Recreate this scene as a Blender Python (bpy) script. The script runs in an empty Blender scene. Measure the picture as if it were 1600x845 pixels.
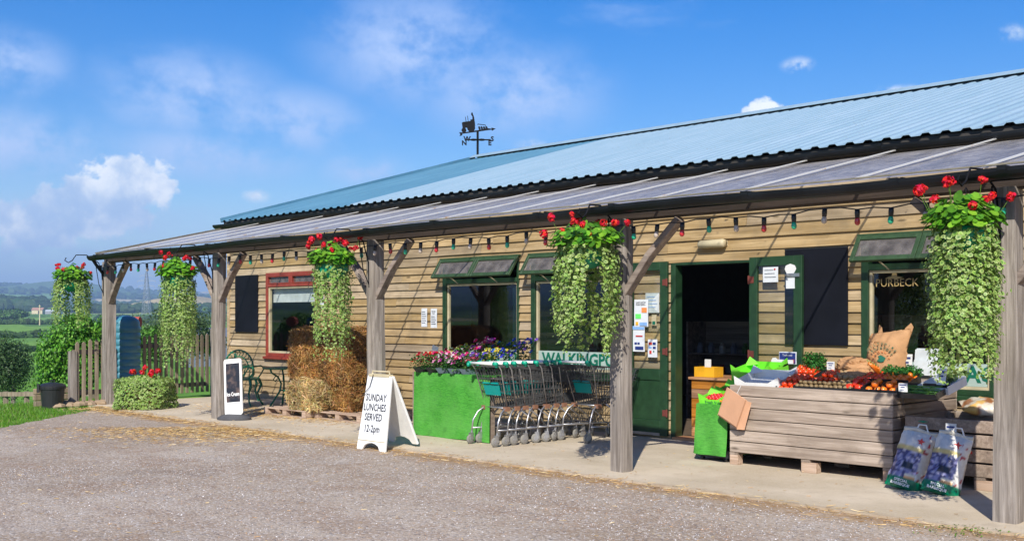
import bpy, math, random
from mathutils import Vector, Matrix, Euler, noise
R = random.Random(11)
PI = math.pi
col = bpy.context.scene.collection
SKY_SAT, SKY_VAL, SKY_HUE, SKY_STR = 1.6, 1.03, .515, .105
SUN_STR, EXPO = 4.9, .46
CLOUD_SOFT, CLOUD_HAZE, CLOUD_WHITE, CLOUD_SHADE = (4.2, 5.4, 8.0), (4.2, 5.8, 8.2), (8.4, 8.7, 8.9), (3.9, 5.2, 7.2)
HAZE_COL, HAZE_D = (.42, .64, 1.0), 3.0e-4
# ------------------------------------------------------------------ site axes
# x runs along the shop front, y into the building, z up; the eye stands at the origin, 1.6 m up
FW = (-.719, .695); RT = (.695, .719); F = 1725.0; EYE = 1.6
def P(px, py, y):
    dx = (px-800)/F
    d0 = FW[0]+RT[0]*dx; d1 = FW[1]+RT[1]*dx
    t = y/d1
    return Vector((d0*t, y, EYE+(495-py)/F*t))
def G(px, py, z=0.0):
    t = (EYE-z)*F/(py-495.0); dx = (px-800)/F
    return Vector(((FW[0]+RT[0]*dx)*t, (FW[1]+RT[1]*dx)*t, z))
def D(px, py, t):
    dx = (px-800)/F
    return Vector(((FW[0]+RT[0]*dx)*t, (FW[1]+RT[1]*dx)*t, EYE+(495-py)/F*t))
def ux(px, y): return P(px, 400, y).x
# ------------------------------------------------------------------ node helpers
class NT:
    def __init__(s, tree): s.t = tree; s.n = tree.nodes; s.l = tree.links
    def new(s, kind, **kw):
        n = s.n.new(kind)
        for k, v in kw.items():
            if k.startswith('_'): setattr(n, k[1:], v)
            else: s.set(n, k, v)
        return n
    def set(s, n, k, v):
        i = n.inputs[int(k[1:])] if (k[0] == 'i' and k[1:].isdigit()) else n.inputs[k.replace('__', ' ')]
        if isinstance(v, bpy.types.NodeSocket): s.l.new(v, i)
        else:
            try: i.default_value = v
            except Exception: i.default_value = (*v, 1) if hasattr(v, '__len__') else (v, v, v)
    def math(s, op, a, b=0.0, c=None, clamp=False):
        n = s.n.new('ShaderNodeMath'); n.operation = op; n.use_clamp = clamp
        s.set(n, 'i0', a); s.set(n, 'i1', b)
        if c is not None: s.set(n, 'i2', c)
        return n.outputs[0]
    def vmath(s, op, a, b=None):
        n = s.n.new('ShaderNodeVectorMath'); n.operation = op
        s.set(n, 'i0', a)
        if b is not None: s.set(n, 'i1', b)
        return n.outputs['Value' if op in ('LENGTH', 'DOT_PRODUCT') else 'Vector']
    def mix(s, f, a, b, mode='MIX'):
        n = s.n.new('ShaderNodeMix'); n.data_type = 'RGBA'; n.blend_type = mode
        s.set(n, 'i0', f)
        for i, v in ((6, a), (7, b)):
            if isinstance(v, bpy.types.NodeSocket): s.l.new(v, n.inputs[i])
            else: n.inputs[i].default_value = (*v[:3], 1)
        return n.outputs[2]
    def noise(s, vec, scale, detail=4, rough=.55, out=0, dist=0):
        n = s.new('ShaderNodeTexNoise', Scale=scale, Detail=detail, Roughness=rough, Distortion=dist)
        if vec is not None: s.l.new(vec, n.inputs['Vector'])
        return n.outputs[out]
    def ramp(s, f, a, b, lo=0.0, hi=1.0, smooth=True):
        n = s.n.new('ShaderNodeMapRange'); n.interpolation_type = 'SMOOTHSTEP' if smooth else 'LINEAR'
        s.set(n, 'Value', f); s.set(n, 'From Min', a); s.set(n, 'From Max', b); s.set(n, 'To Min', lo); s.set(n, 'To Max', hi)
        return n.outputs[0]
    def scale(s, vec, sc):
        n = s.n.new('ShaderNodeMapping'); s.l.new(vec, n.inputs['Vector']); n.inputs['Scale'].default_value = sc
        return n.outputs[0]
def mat(name):
    m = bpy.data.materials.new(name); m.use_nodes = True
    t = NT(m.node_tree); t.n.clear()
    out = t.n.new('ShaderNodeOutputMaterial')
    b = t.n.new('ShaderNodeBsdfPrincipled')
    t.l.new(b.outputs[0], out.inputs[0])
    return m, t, b, out
def plain(name, c, rough=.5, metal=0, spec=.5, var=.12, nscale=6, bump=0, bscale=40, alpha=None, coat=0):
    m, t, b, out = mat(name)
    tc = t.new('ShaderNodeTexCoord').outputs['Object']
    f = t.noise(tc, nscale, 5)
    lo = tuple(max(0, x*(1-var)) for x in c); hi = tuple(min(1, x*(1+var)) for x in c)
    t.set(b, 'Base__Color', t.mix(t.ramp(f, .3, .7), lo, hi))
    b.inputs['Roughness'].default_value = rough; b.inputs['Metallic'].default_value = metal
    b.inputs['Specular IOR Level'].default_value = spec
    b.inputs['Coat Weight'].default_value = coat
    if bump:
        bn = t.new('ShaderNodeBump', Strength=bump, Distance=.01); t.set(bn, 'Height', t.noise(tc, bscale, 4))
        t.set(b, 'Normal', bn.outputs[0])
    return m
def wood(name, c1, c2, axis=0, knots=True, rough=.75, grime=None, grime_c=(.1, .08, .06), streak=30, bump=.4):
    m, t, b, out = mat(name)
    tc = t.new('ShaderNodeTexCoord').outputs['Object']
    geo = t.new('ShaderNodeNewGeometry').outputs['Random Per Island']
    off = t.new('ShaderNodeCombineXYZ'); t.set(off, 'X', t.math('MULTIPLY', geo, 37)); t.set(off, 'Y', t.math('MULTIPLY', geo, 91)); t.set(off, 'Z', t.math('MULTIPLY', geo, 53))
    v = t.vmath('ADD', tc, off.outputs[0])
    sc = [streak]*3; sc[axis] = streak*.045
    g = t.noise(t.scale(v, tuple(sc)), 1.0, 6, .65, dist=.6)
    sc2 = [9]*3; sc2[axis] = 1.1
    g2 = t.noise(t.scale(v, tuple(sc2)), 1.0, 3, .5)
    c = t.mix(t.ramp(g, .3, .72), c1, c2)
    c = t.mix(t.ramp(g2, .35, .75, 0, .45), c, tuple(x*.62 for x in c1))
    bright = t.ramp(geo, 0, 1, .78, 1.2, False)
    hs = t.new('ShaderNodeHueSaturation', Color=c, Value=bright, Saturation=t.ramp(t.math('FRACT', t.math('MULTIPLY', geo, 7.3)), 0, 1, .75, 1.12, False))
    c = hs.outputs[0]
    if knots:
        s3 = [11]*3; s3[axis] = 3.2
        vo = t.new('ShaderNodeTexVoronoi', Vector=t.scale(v, tuple(s3)), Scale=.55)
        k = t.ramp(vo.outputs['Distance'], .05, .14, .8, 0)
        c = t.mix(k, c, tuple(x*.3 for x in c1))
    if grime is not None:
        gn = t.noise(tc, 2.3, 5, .6)
        c = t.mix(t.ramp(gn, .5, .75, 0, grime), c, grime_c)
    t.set(b, 'Base__Color', c); b.inputs['Roughness'].default_value = rough; b.inputs['Specular IOR Level'].default_value = .25
    bn = t.new('ShaderNodeBump', Strength=bump, Distance=.006, Height=g); t.set(b, 'Normal', bn.outputs[0])
    return m
def leafmat(name, transl=.35, rough=.45, var=.35):
    m, t, b, out = mat(name)
    a = t.n.new('ShaderNodeAttribute'); a.attribute_name = 'col'
    geo = t.new('ShaderNodeNewGeometry').outputs['Random Per Island']
    hs = t.new('ShaderNodeHueSaturation', Color=a.outputs['Color'], Value=t.ramp(geo, 0, 1, 1-var, 1+var, False),
               Hue=t.ramp(t.math('FRACT', t.math('MULTIPLY', geo, 5.7)), 0, 1, .485, .512, False))
    t.set(b, 'Base__Color', hs.outputs[0]); b.inputs['Roughness'].default_value = rough; b.inputs['Specular IOR Level'].default_value = .3
    tr = t.new('ShaderNodeBsdfTranslucent', Color=hs.outputs[0])
    mx = t.new('ShaderNodeMixShader', Fac=transl, i1=b.outputs[0], i2=tr.outputs[0])
    t.l.new(mx.outputs[0], out.inputs[0])
    return m
def attrmat(name, rough=.5, spec=.4, var=.1, nscale=20, coat=0, bump=0):
    m, t, b, out = mat(name)
    a = t.n.new('ShaderNodeAttribute'); a.attribute_name = 'col'
    tc = t.new('ShaderNodeTexCoord').outputs['Object']
    hs = t.new('ShaderNodeHueSaturation', Color=a.outputs['Color'], Value=t.ramp(t.noise(tc, nscale, 4), .3, .7, 1-var, 1+var))
    t.set(b, 'Base__Color', hs.outputs[0]); b.inputs['Roughness'].default_value = rough; b.inputs['Specular IOR Level'].default_value = spec
    b.inputs['Coat Weight'].default_value = coat
    if bump:
        bn = t.new('ShaderNodeBump', Strength=bump, Distance=.01); t.set(bn, 'Height', t.noise(tc, nscale*2, 4)); t.set(b, 'Normal', bn.outputs[0])
    return m
# ------------------------------------------------------------------ mesh builder
class MB:
    def __init__(s): s.v = []; s.f = []; s.m = []; s.c = []; s.cur = (1, 1, 1)
    def add(s, vs, fs, mi=0, cols=None):
        n = len(s.v); s.v += [tuple(v) for v in vs]; s.f += [tuple(i+n for i in f) for f in fs]; s.m += [mi]*len(fs)
        s.c += (cols if cols else [s.cur]*len(vs)); return s
    def box(s, x0, y0, z0, x1, y1, z1, mi=0, M=None):
        vs = [(x0,y0,z0),(x1,y0,z0),(x1,y1,z0),(x0,y1,z0),(x0,y0,z1),(x1,y0,z1),(x1,y1,z1),(x0,y1,z1)]
        if M is not None: vs = [M @ Vector(v) for v in vs]
        return s.add(vs, [(0,3,2,1),(4,5,6,7),(0,1,5,4),(1,2,6,5),(2,3,7,6),(3,0,4,7)], mi)
    def bar(s, p, q, w, h, up=(0,0,1), mi=0):
        p = Vector(p); q = Vector(q); d = (q-p).normalized(); a = d.cross(Vector(up))
        if a.length < 1e-4: a = d.cross(Vector((0,1,0)))
        a = a.normalized()*w/2; b = a.normalized().cross(d).normalized()*h/2
        vs = [p-a-b, p+a-b, p+a+b, p-a+b, q-a-b, q+a-b, q+a+b, q-a+b]
        return s.add(vs, [(0,3,2,1),(4,5,6,7),(0,1,5,4),(1,2,6,5),(2,3,7,6),(3,0,4,7)], mi)
    def tube(s, pts, r, n=6, mi=0, close=False):
        pts = [Vector(p) for p in pts]; k = len(pts); rs = r if hasattr(r, '__len__') else [r]*k
        vs = []; prev = None
        for i, p in enumerate(pts):
            if close: d = pts[(i+1) % k]-pts[i-1]
            else: d = pts[min(i+1, k-1)]-pts[max(i-1, 0)]
            d = d.normalized() if d.length > 1e-9 else Vector((0,0,1))
            if prev is None:
                prev = d.orthogonal().normalized()
            a = (prev-d*prev.dot(d)); a = a.normalized() if a.length > 1e-6 else d.orthogonal().normalized()
            prev = a; b = d.cross(a)
            vs += [p+(a*math.cos(2*PI*j/n)+b*math.sin(2*PI*j/n))*rs[i] for j in range(n)]
        fs = []
        for i in range(k if close else k-1):
            i2 = (i+1) % k
            for j in range(n): fs.append((i*n+j, i*n+(j+1) % n, i2*n+(j+1) % n, i2*n+j))
        if not close: fs += [tuple(range(n-1, -1, -1)), tuple(range((k-1)*n, k*n))]
        return s.add(vs, fs, mi)
    def lathe(s, prof, n=24, c=(0,0,0), mi=0, sx=1, sy=1, M=None):
        vs = []
        for r, z in prof:
            vs += [Vector((c[0]+math.cos(2*PI*j/n)*r*sx, c[1]+math.sin(2*PI*j/n)*r*sy, c[2]+z)) for j in range(n)]
        if M is not None: vs = [M @ v for v in vs]
        k = len(prof)
        fs = [(i*n+j, i*n+(j+1) % n, (i+1)*n+(j+1) % n, (i+1)*n+j) for i in range(k-1) for j in range(n)]
        if prof[0][0] > 1e-5: fs.append(tuple(range(n-1, -1, -1)))
        if prof[-1][0] > 1e-5: fs.append(tuple(range((k-1)*n, k*n)))
        return s.add(vs, fs, mi)
    def blob(s, c, rx, ry, rz, n=8, m=6, jit=0, mi=0, M=None, rnd=R):
        c = Vector(c); vs = []
        for i in range(m+1):
            th = PI*i/m
            for j in range(n):
                ph = 2*PI*j/n; k = 1+(rnd.random()-.5)*jit
                v = Vector((rx*math.sin(th)*math.cos(ph)*k, ry*math.sin(th)*math.sin(ph)*k, rz*math.cos(th)*k))
                vs.append((M @ v if M is not None else v)+c)
        fs = [(i*n+j, (i+1)*n+j, (i+1)*n+(j+1) % n, i*n+(j+1) % n) for i in range(m) for j in range(n)]
        return s.add(vs, fs, mi)
    def prism(s, poly, o, a, b, th, mi=0):   # polygon in plane (a,b) at o, thickened along a x b
        o = Vector(o); a = Vector(a); b = Vector(b); nn = a.cross(b).normalized()*th
        n = len(poly); vs = [o+a*x+b*y for x, y in poly]; vs += [v+nn for v in vs]
        return s.add(vs, [tuple(range(n-1, -1, -1)), tuple(range(n, 2*n))]+[(i, (i+1) % n, n+(i+1) % n, n+i) for i in range(n)], mi)
    def leaf(s, p, nrm, size, c_in, c_rim, k=5, asp=1.0, cup=.15, rnd=R):
        nrm = nrm.normalized(); a = nrm.orthogonal().normalized(); a.rotate(Matrix.Rotation(rnd.random()*6.28, 3, nrm)); b = nrm.cross(a)
        vs = [p]+[p+(a*math.cos(2*PI*j/k)+b*math.sin(2*PI*j/k)*asp)*size*(1+rnd.uniform(-.12,.12))+nrm*size*cup*(rnd.random()*.8) for j in range(k)]
        return s.add(vs, [(0, j+1, (j+1) % k+1) for j in range(k)], 0, [c_in]+[c_rim]*k)
    def mesh(s, name, mats, smooth=False):
        me = bpy.data.meshes.new(name); me.from_pydata(s.v, [], s.f)
        mats = mats if isinstance(mats, (list, tuple)) else [mats]
        for m in mats: me.materials.append(m)
        if len(mats) > 1: me.polygons.foreach_set('material_index', s.m)
        at = me.color_attributes.new('col', 'FLOAT_COLOR', 'POINT')
        at.data.foreach_set('color', [x for c in s.c for x in (c[0], c[1], c[2], 1)])
        if smooth: me.polygons.foreach_set('use_smooth', [True]*len(s.f))
        me.update(); return me
    def build(s, name, mats, parent=None, smooth=False, bevel=0, loc=None, rot=None):
        o = bpy.data.objects.new(name, s.mesh(name, mats, smooth)); col.objects.link(o)
        if parent: o.parent = parent
        if loc is not None: o.location = loc
        if rot is not None: o.rotation_euler = rot
        if bevel:
            b = o.modifiers.new('Bevel', 'BEVEL'); b.width = bevel; b.segments = 1; b.limit_method = 'ANGLE'
        return o
def tag(o, label=None, cat=None, group=None, kind=None):
    for k, v in (('label', label), ('category', cat), ('group', group), ('kind', kind)):
        if v: o[k] = v
    return o
def thing(name, label, cat, loc=(0,0,0), rz=0, group=None, rot=None):
    o = bpy.data.objects.new(name, None); col.objects.link(o); o.location = loc
    o.rotation_euler = rot if rot else (0, 0, rz); o.empty_display_size = .1
    return tag(o, label, cat, group)
def kids(o): return [c for c in bpy.data.objects if c.parent == o]
def dup(root, loc, rz=0, label=None, group=None, rot=None, scale=None):
    r = root.copy(); col.objects.link(r); r.location = loc; r.rotation_euler = rot if rot else (0, 0, rz)
    if scale: r.scale = scale
    if label: r['label'] = label
    if group: r['group'] = group
    for ch in kids(root):
        c = ch.copy(); col.objects.link(c); c.parent = r
        for g in kids(ch):
            d = g.copy(); col.objects.link(d); d.parent = c
    return r
def lettering(txt, size, m, parent, M, name='lettering', depth=.0006, align='CENTER', sx=1.0, bold=0.0, space=1.0):
    cu = bpy.data.curves.new('t', 'FONT'); cu.body = txt; cu.size = size; cu.align_x = align; cu.align_y = 'CENTER'; cu.extrude = depth; cu.offset = bold
    cu.resolution_u = 2; cu.space_line = .95; cu.space_character = space
    tmp = bpy.data.objects.new('t', cu); col.objects.link(tmp)
    bpy.context.view_layer.update()
    me = bpy.data.meshes.new_from_object(tmp.evaluated_get(bpy.context.evaluated_depsgraph_get()))
    bpy.data.objects.remove(tmp); bpy.data.curves.remove(cu)
    me.materials.clear(); me.materials.append(m)
    me.transform(M @ Matrix.Diagonal((sx, 1, 1, 1)))
    o = bpy.data.objects.new(name, me); col.objects.link(o)
    if parent: o.parent = parent
    return o
def face_front(x, y, z, tilt=0, rz=0):   # text plane facing -y
    return Matrix.Translation((x, y, z)) @ Matrix.Rotation(rz, 4, 'Z') @ Matrix.Rotation(PI/2+tilt, 4, 'X')
# ------------------------------------------------------------------ materials
Mt = {}
Mt['board'] = wood('weatherboard', (.35,.24,.115), (.57,.42,.235), 0, grime=.45, grime_c=(.18,.14,.09), streak=26)
Mt['post'] = wood('weathered_post', (.16,.13,.105), (.41,.355,.305), 2, knots=False, rough=.9, streak=34, bump=.8, grime=.3)
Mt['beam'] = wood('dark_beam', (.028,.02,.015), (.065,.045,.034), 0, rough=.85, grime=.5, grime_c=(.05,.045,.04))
Mt['brace'] = wood('brace_wood', (.16,.12,.10), (.34,.28,.235), 0, knots=False, rough=.85, streak=16)
Mt['crate'] = wood('crate_wood', (.24,.18,.135), (.46,.37,.295), 0, rough=.85, grime=.45, grime_c=(.16,.12,.09), streak=30)
Mt['crate_end'] = wood('crate_end_wood', (.2,.14,.10), (.37,.28,.21), 1, rough=.85, grime=.5, streak=30)
Mt['fence'] = wood('fence_wood', (.16,.12,.08), (.33,.26,.18), 2, knots=False, rough=.9, grime=.5, grime_c=(.12,.12,.07))
Mt['orange_wood'] = wood('varnished_wood', (.38,.15,.04), (.6,.28,.09), 0, rough=.5)
Mt['pallet'] = wood('pallet_wood', (.3,.19,.12), (.5,.36,.26), 0, knots=False, rough=.9)
Mt['gutter'] = plain('black_gutter', (.008,.01,.013), .45, spec=.25, var=.35, nscale=3)
Mt['iron'] = plain('black_iron', (.006,.006,.008), .7, spec=.15)
Mt['black'] = plain('black_plastic', (.018,.018,.02), .45, bump=.1)
Mt['green'] = plain('green_paint', (.018,.055,.022), .42, var=.2, nscale=9, bump=.06)
Mt['green_vent'] = plain('faded_green_paint', (.035,.075,.03), .5, var=.2, nscale=14, bump=.06)
Mt['red'] = plain('red_brown_stain', (.28,.045,.028), .45, var=.2)
Mt['cream'] = plain('cream_paint', (.55,.47,.3), .5)
Mt['white'] = plain('white_paint', (.78,.78,.76), .45, var=.05)
Mt['band'] = plain('pale_band', (.42,.53,.47), .5, var=.08)
Mt['paper'] = plain('white_paper', (.74,.77,.8), .6, var=.05)
Mt['blind'] = plain('blind_fabric', (.62,.66,.66), .8)
Mt['darkboard'] = plain('blackboard', (.008,.009,.014), .7, spec=.15, var=.25, nscale=2)
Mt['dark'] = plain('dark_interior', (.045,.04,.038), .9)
Mt['steel'] = plain('galvanised_steel', (.5,.5,.52), .38, metal=.85, var=.2)
Mt['wire'] = plain('wire_steel', (.1,.1,.1), .5, metal=.3, var=.3)
Mt['rust'] = plain('rusty_metal', (.16,.035,.025), .85)
Mt['jade'] = plain('jade_plastic', (.0,.33,.2), .35, var=.06)
Mt['teal'] = plain('teal_plastic', (.0,.28,.25), .4, var=.06)
Mt['tyre'] = plain('grey_rubber', (.2,.19,.17), .8)
Mt['castiron'] = plain('green_cast_iron', (.012,.13,.07), .38, var=.3, nscale=20)
Mt['ink'] = plain('black_ink', (.02,.02,.025), .6)
Mt['greenink'] = plain('green_ink', (.0,.14,.08), .6)
Mt['gold'] = plain('gold_letter', (.42,.3,.12), .6)
Mt['blue'] = plain('blue_print', (.02,.04,.2), .5)
Mt['red_print'] = plain('red_print', (.6,.04,.03), .5)
Mt['orange_print'] = plain('orange_print', (.9,.3,.08), .5)
Mt['lime_print'] = plain('lime_print', (.15,.8,.15), .5)
Mt['sky_print'] = plain('sky_blue_print', (.25,.45,.8), .5)
Mt['kraft'] = plain('kraft_paper', (.5,.27,.12), .75, var=.12, nscale=8, bump=.35, bscale=14)
Mt['kraft_pale'] = plain('pale_kraft_paper', (.58,.32,.19), .75, var=.06, bump=.1, bscale=20)
Mt['lime'] = plain('lime_card', (.2,.75,.04), .5, var=.08)
Mt['yellow'] = plain('yellow_card', (.8,.42,.02), .5)
Mt['leaf'] = leafmat('leaf')
Mt['petal'] = leafmat('petal', .3, .5, .2)
Mt['far_leaf'] = leafmat('far_leaf', .1, .7, .45)
Mt['attr'] = attrmat('coloured_surface')
Mt['gloss'] = attrmat('glossy_surface', rough=.22, spec=.6, var=.12, nscale=30)
Mt['sackprint'] = attrmat('printed_sack', rough=.3, spec=.5, var=.08, nscale=25, bump=.15)
def schlick(t, f0):
    ge = t.n.new('ShaderNodeNewGeometry'); cs = t.math('ABSOLUTE', t.vmath('DOT_PRODUCT', ge.outputs['Normal'], ge.outputs['Incoming']))
    return t.math('ADD', f0, t.math('MULTIPLY', 1-f0, t.math('POWER', t.math('SUBTRACT', 1.0, cs, clamp=True), 5.0)))
def glass():
    m, t, b, out = mat('window_glass')
    fr = schlick(t, .075)
    gl = t.new('ShaderNodeBsdfGlossy', Color=(.9,.95,1), Roughness=.02)
    tr = t.new('ShaderNodeBsdfTransparent', Color=(.9,.93,.92))
    mx = t.new('ShaderNodeMixShader', Fac=fr, i1=tr.outputs[0], i2=gl.outputs[0])
    t.l.new(mx.outputs[0], out.inputs[0]); return m
Mt['glass'] = glass()
def dusty():
    m, t, b, out = mat('dusty_glass')
    tc = t.new('ShaderNodeTexCoord').outputs['Object']
    di = t.new('ShaderNodeBsdfDiffuse', Color=(.3,.27,.25)); gl = t.new('ShaderNodeBsdfGlossy', Color=(.8,.8,.85), Roughness=.12)
    tr = t.new('ShaderNodeBsdfTransparent', Color=(.8,.82,.82)); fr = schlick(t, .055)
    m1 = t.new('ShaderNodeMixShader', Fac=t.ramp(t.noise(tc, 6, 5), .3, .7, .25, .6), i1=tr.outputs[0], i2=di.outputs[0])
    m2 = t.new('ShaderNodeMixShader', Fac=fr, i1=m1.outputs[0], i2=gl.outputs[0]); t.l.new(m2.outputs[0], out.inputs[0]); return m
Mt['dusty'] = dusty()
def barmat():
    m, t, b, out = mat('white_glazing_bar'); tc = t.new('ShaderNodeTexCoord').outputs['Object']
    c = t.mix(t.ramp(t.noise(tc, 4, 5, .7), .6, .68), (.8,.79,.75), (.6,.33,.1)); t.set(b, 'Base__Color', c)
    tr = t.new('ShaderNodeBsdfTransparent', Color=(.95,.95,.95)); mx = t.new('ShaderNodeMixShader', Fac=.45, i1=b.outputs[0], i2=tr.outputs[0]); t.l.new(mx.outputs[0], out.inputs[0]); return m
Mt['bar'] = barmat()
def polycarb():
    m, t, b, out = mat('roof_glazing')
    tc = t.new('ShaderNodeTexCoord').outputs['Object']
    n = t.noise(t.scale(tc, (1.2, .5, 1)), 3, 6, .65)
    fine = t.noise(tc, 9, 5, .7)
    lich = t.ramp(fine, .64, .7, 0, .9)
    ge = t.n.new('ShaderNodeNewGeometry'); cs = t.math('MAXIMUM', t.math('ABSOLUTE', t.vmath('DOT_PRODUCT', ge.outputs['Normal'], ge.outputs['Incoming'])), .04)
    dirt = t.math('SUBTRACT', 1.0, t.math('POWER', t.math('SUBTRACT', 1.0, t.ramp(n, .35, .7, .05, .13)), t.math('DIVIDE', 1.0, cs)))   # film of dirt: denser along a flat line of sight
    dif = t.new('ShaderNodeBsdfDiffuse', Color=t.mix(lich, t.mix(t.ramp(fine, .4, .6), (.27,.255,.25), (.4,.37,.34)), (.7,.69,.62)))
    gl = t.new('ShaderNodeBsdfGlossy', Color=(.75,.75,.8), Roughness=.25)
    tr = t.new('ShaderNodeBsdfTransparent', Color=(.93,.93,.92))
    m1 = t.new('ShaderNodeMixShader', Fac=t.math('MAXIMUM', dirt, t.math('MULTIPLY', lich, .9)), i1=tr.outputs[0], i2=dif.outputs[0])
    fr = schlick(t, .03)
    m2 = t.new('ShaderNodeMixShader', Fac=t.math('MULTIPLY', fr, .45), i1=m1.outputs[0], i2=gl.outputs[0])
    t.l.new(m2.outputs[0], out.inputs[0]); return m
Mt['poly'] = polycarb()
def roofmat(name, c, c2, rough):
    m, t, b, out = mat(name)
    tc = t.new('ShaderNodeTexCoord').outputs['Object']
    n = t.noise(t.scale(tc, (3.5, .3, .3)), 2, 7, .7); n2 = t.noise(tc, 14, 4, .6)
    cc = t.mix(t.ramp(n, .3, .75), c, c2)
    cc = t.mix(t.ramp(n2, .58, .75, 0, .4), cc, (.2,.2,.17))
    t.set(b, 'Base__Color', cc); b.inputs['Roughness'].default_value = rough; b.inputs['Specular IOR Level'].default_value = .5
    return m
Mt['roof'] = roofmat('blue_roof_sheet', (.23,.35,.43), (.3,.41,.49), .46)
Mt['roof_old'] = roofmat('teal_roof_sheet', (.07,.19,.28), (.12,.27,.37), .5)
def turf():
    m, t, b, out = mat('artificial_turf')
    tc = t.new('ShaderNodeTexCoord').outputs['Object']
    f = t.noise(t.scale(tc, (18, 18, 130)), 1, 5, .7); g = t.noise(tc, 2.5, 3)
    c = t.mix(t.ramp(f, .3, .7), (.035,.2,.025), (.085,.37,.045)); c = t.mix(t.ramp(g, .35, .65, 0, .5), c, (.13,.4,.08)); c = t.mix(t.ramp(t.noise(tc, 5, 4), .58, .72, 0, .4), c, (.04,.16,.03))
    t.set(b, 'Base__Color', c); b.inputs['Roughness'].default_value = .8; b.inputs['Specular IOR Level'].default_value = .15
    bn = t.new('ShaderNodeBump', Strength=.7, Distance=.012, Height=f); t.set(b, 'Normal', bn.outputs[0]); return m
Mt['turf'] = turf()
def concrete():
    m, t, b, out = mat('concrete_paving')
    tc = t.new('ShaderNodeTexCoord').outputs['Object']
    a = t.noise(tc, .9, 6, .6); f = t.noise(tc, 45, 5, .7); s = t.noise(tc, 5, 5, .65)
    c = t.mix(t.ramp(a, .3, .7), (.42,.345,.24), (.58,.49,.37)); c = t.mix(t.ramp(s, .5, .75, 0, .4), c, (.32,.255,.18))
    c = t.mix(t.ramp(f, .35, .7, 0, .35), c, (.6,.53,.43))
    sep = t.new('ShaderNodeSeparateXYZ', Vector=tc)
    ed = t.ramp(t.math('ADD', sep.outputs[1], t.math('MULTIPLY', s, .3)), 8.28, 8.5, .6, 0)
    c = t.mix(ed, c, (.24,.14,.07))
    t.set(b, 'Base__Color', c); b.inputs['Roughness'].default_value = .9; b.inputs['Specular IOR Level'].default_value = .2
    bn = t.new('ShaderNodeBump', Strength=.35, Distance=.006, Height=f); t.set(b, 'Normal', bn.outputs[0]); return m
Mt['concrete'] = concrete()
def gravel():
    m, t, b, out = mat('gravel_yard')
    tc = t.new('ShaderNodeTexCoord').outputs['Object']
    a = t.noise(tc, .35, 6, .65); s = t.noise(tc, 1.7, 7, .7, dist=.8)
    vo = t.new('ShaderNodeTexVoronoi', Vector=tc, Scale=46.0); vr = t.new('ShaderNodeSeparateColor', Color=vo.outputs['Color']).outputs[0]
    vo2 = t.new('ShaderNodeTexVoronoi', Vector=tc, Scale=110.0); vr2 = t.new('ShaderNodeSeparateColor', Color=vo2.outputs['Color']).outputs[1]
    c = t.mix(t.ramp(a, .35, .65), (.31,.235,.165), (.44,.36,.28))
    c = t.mix(t.ramp(s, .48, .66, 0, .6), c, (.26,.16,.09)); c = t.mix(t.ramp(t.noise(t.vmath('ADD', tc, (9, 4, 0)), 1.1, 6, .7), .52, .68, 0, .55), c, (.40,.355,.31))
    trk = t.noise(t.scale(tc, (.16, 1.5, 1)), 1.3, 4, .55, dist=.4); c = t.mix(t.ramp(trk, .5, .64, 0, .5), c, (.31,.225,.16)); c = t.mix(t.ramp(t.noise(tc, .8, 3), .62, .74, 0, .45), c, (.2,.15,.115))
    c = t.mix(t.ramp(vr, .7, 1, 0, .75), c, (.55,.5,.45)); c = t.mix(t.ramp(vr, .22, 0, 0, .65), c, (.13,.12,.12))
    c = t.mix(t.ramp(vr2, .75, 1, 0, .5), c, (.52,.47,.44)); c = t.mix(t.ramp(vr2, .2, 0, 0, .5), c, (.15,.12,.11))
    sep = t.new('ShaderNodeSeparateXYZ', Vector=tc)
    yy = t.math('ADD', sep.outputs[1], t.math('MULTIPLY', t.math('SUBTRACT', s, .5), .9))
    c = t.mix(t.ramp(yy, 7.75, 8.15, 0, .7), c, (.33,.2,.09))
    t.set(b, 'Base__Color', c); b.inputs['Roughness'].default_value = .9; b.inputs['Specular IOR Level'].default_value = .2
    h = t.math('ADD', t.math('MULTIPLY', vo.outputs['Distance'], -1), t.math('MULTIPLY', t.noise(tc, 60, 4), .6))
    bn = t.new('ShaderNodeBump', Strength=.55, Distance=.012, Height=h); t.set(b, 'Normal', bn.outputs[0]); return m
Mt['gravel'] = gravel()
def fieldmat():
    m, t, b, out = mat('farmland')
    a = t.n.new('ShaderNodeAttribute'); a.attribute_name = 'col'
    tc = t.new('ShaderNodeTexCoord').outputs['Object']
    n = t.noise(tc, .35, 6, .7); n2 = t.noise(tc, .02, 6, .7)
    k = t.math('MULTIPLY', t.ramp(n, .3, .7, .75, 1.25), t.ramp(n2, .3, .7, .8, 1.2))
    hs = t.new('ShaderNodeHueSaturation', Color=a.outputs['Color'], Value=k)
    t.set(b, 'Base__Color', hs.outputs[0]); b.inputs['Roughness'].default_value = .95; b.inputs['Specular IOR Level'].default_value = .1
    return m
Mt['field'] = fieldmat()
def straw_mat():
    m, t, b, out = mat('straw')
    a = t.n.new('ShaderNodeAttribute'); a.attribute_name = 'col'
    geo = t.new('ShaderNodeNewGeometry').outputs['Random Per Island']
    hs = t.new('ShaderNodeHueSaturation', Color=a.outputs['Color'], Value=t.ramp(geo, 0, 1, .55, 1.4, False))
    t.set(b, 'Base__Color', hs.outputs[0]); b.inputs['Roughness'].default_value = .55; return m
Mt['straw'] = straw_mat()
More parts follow.
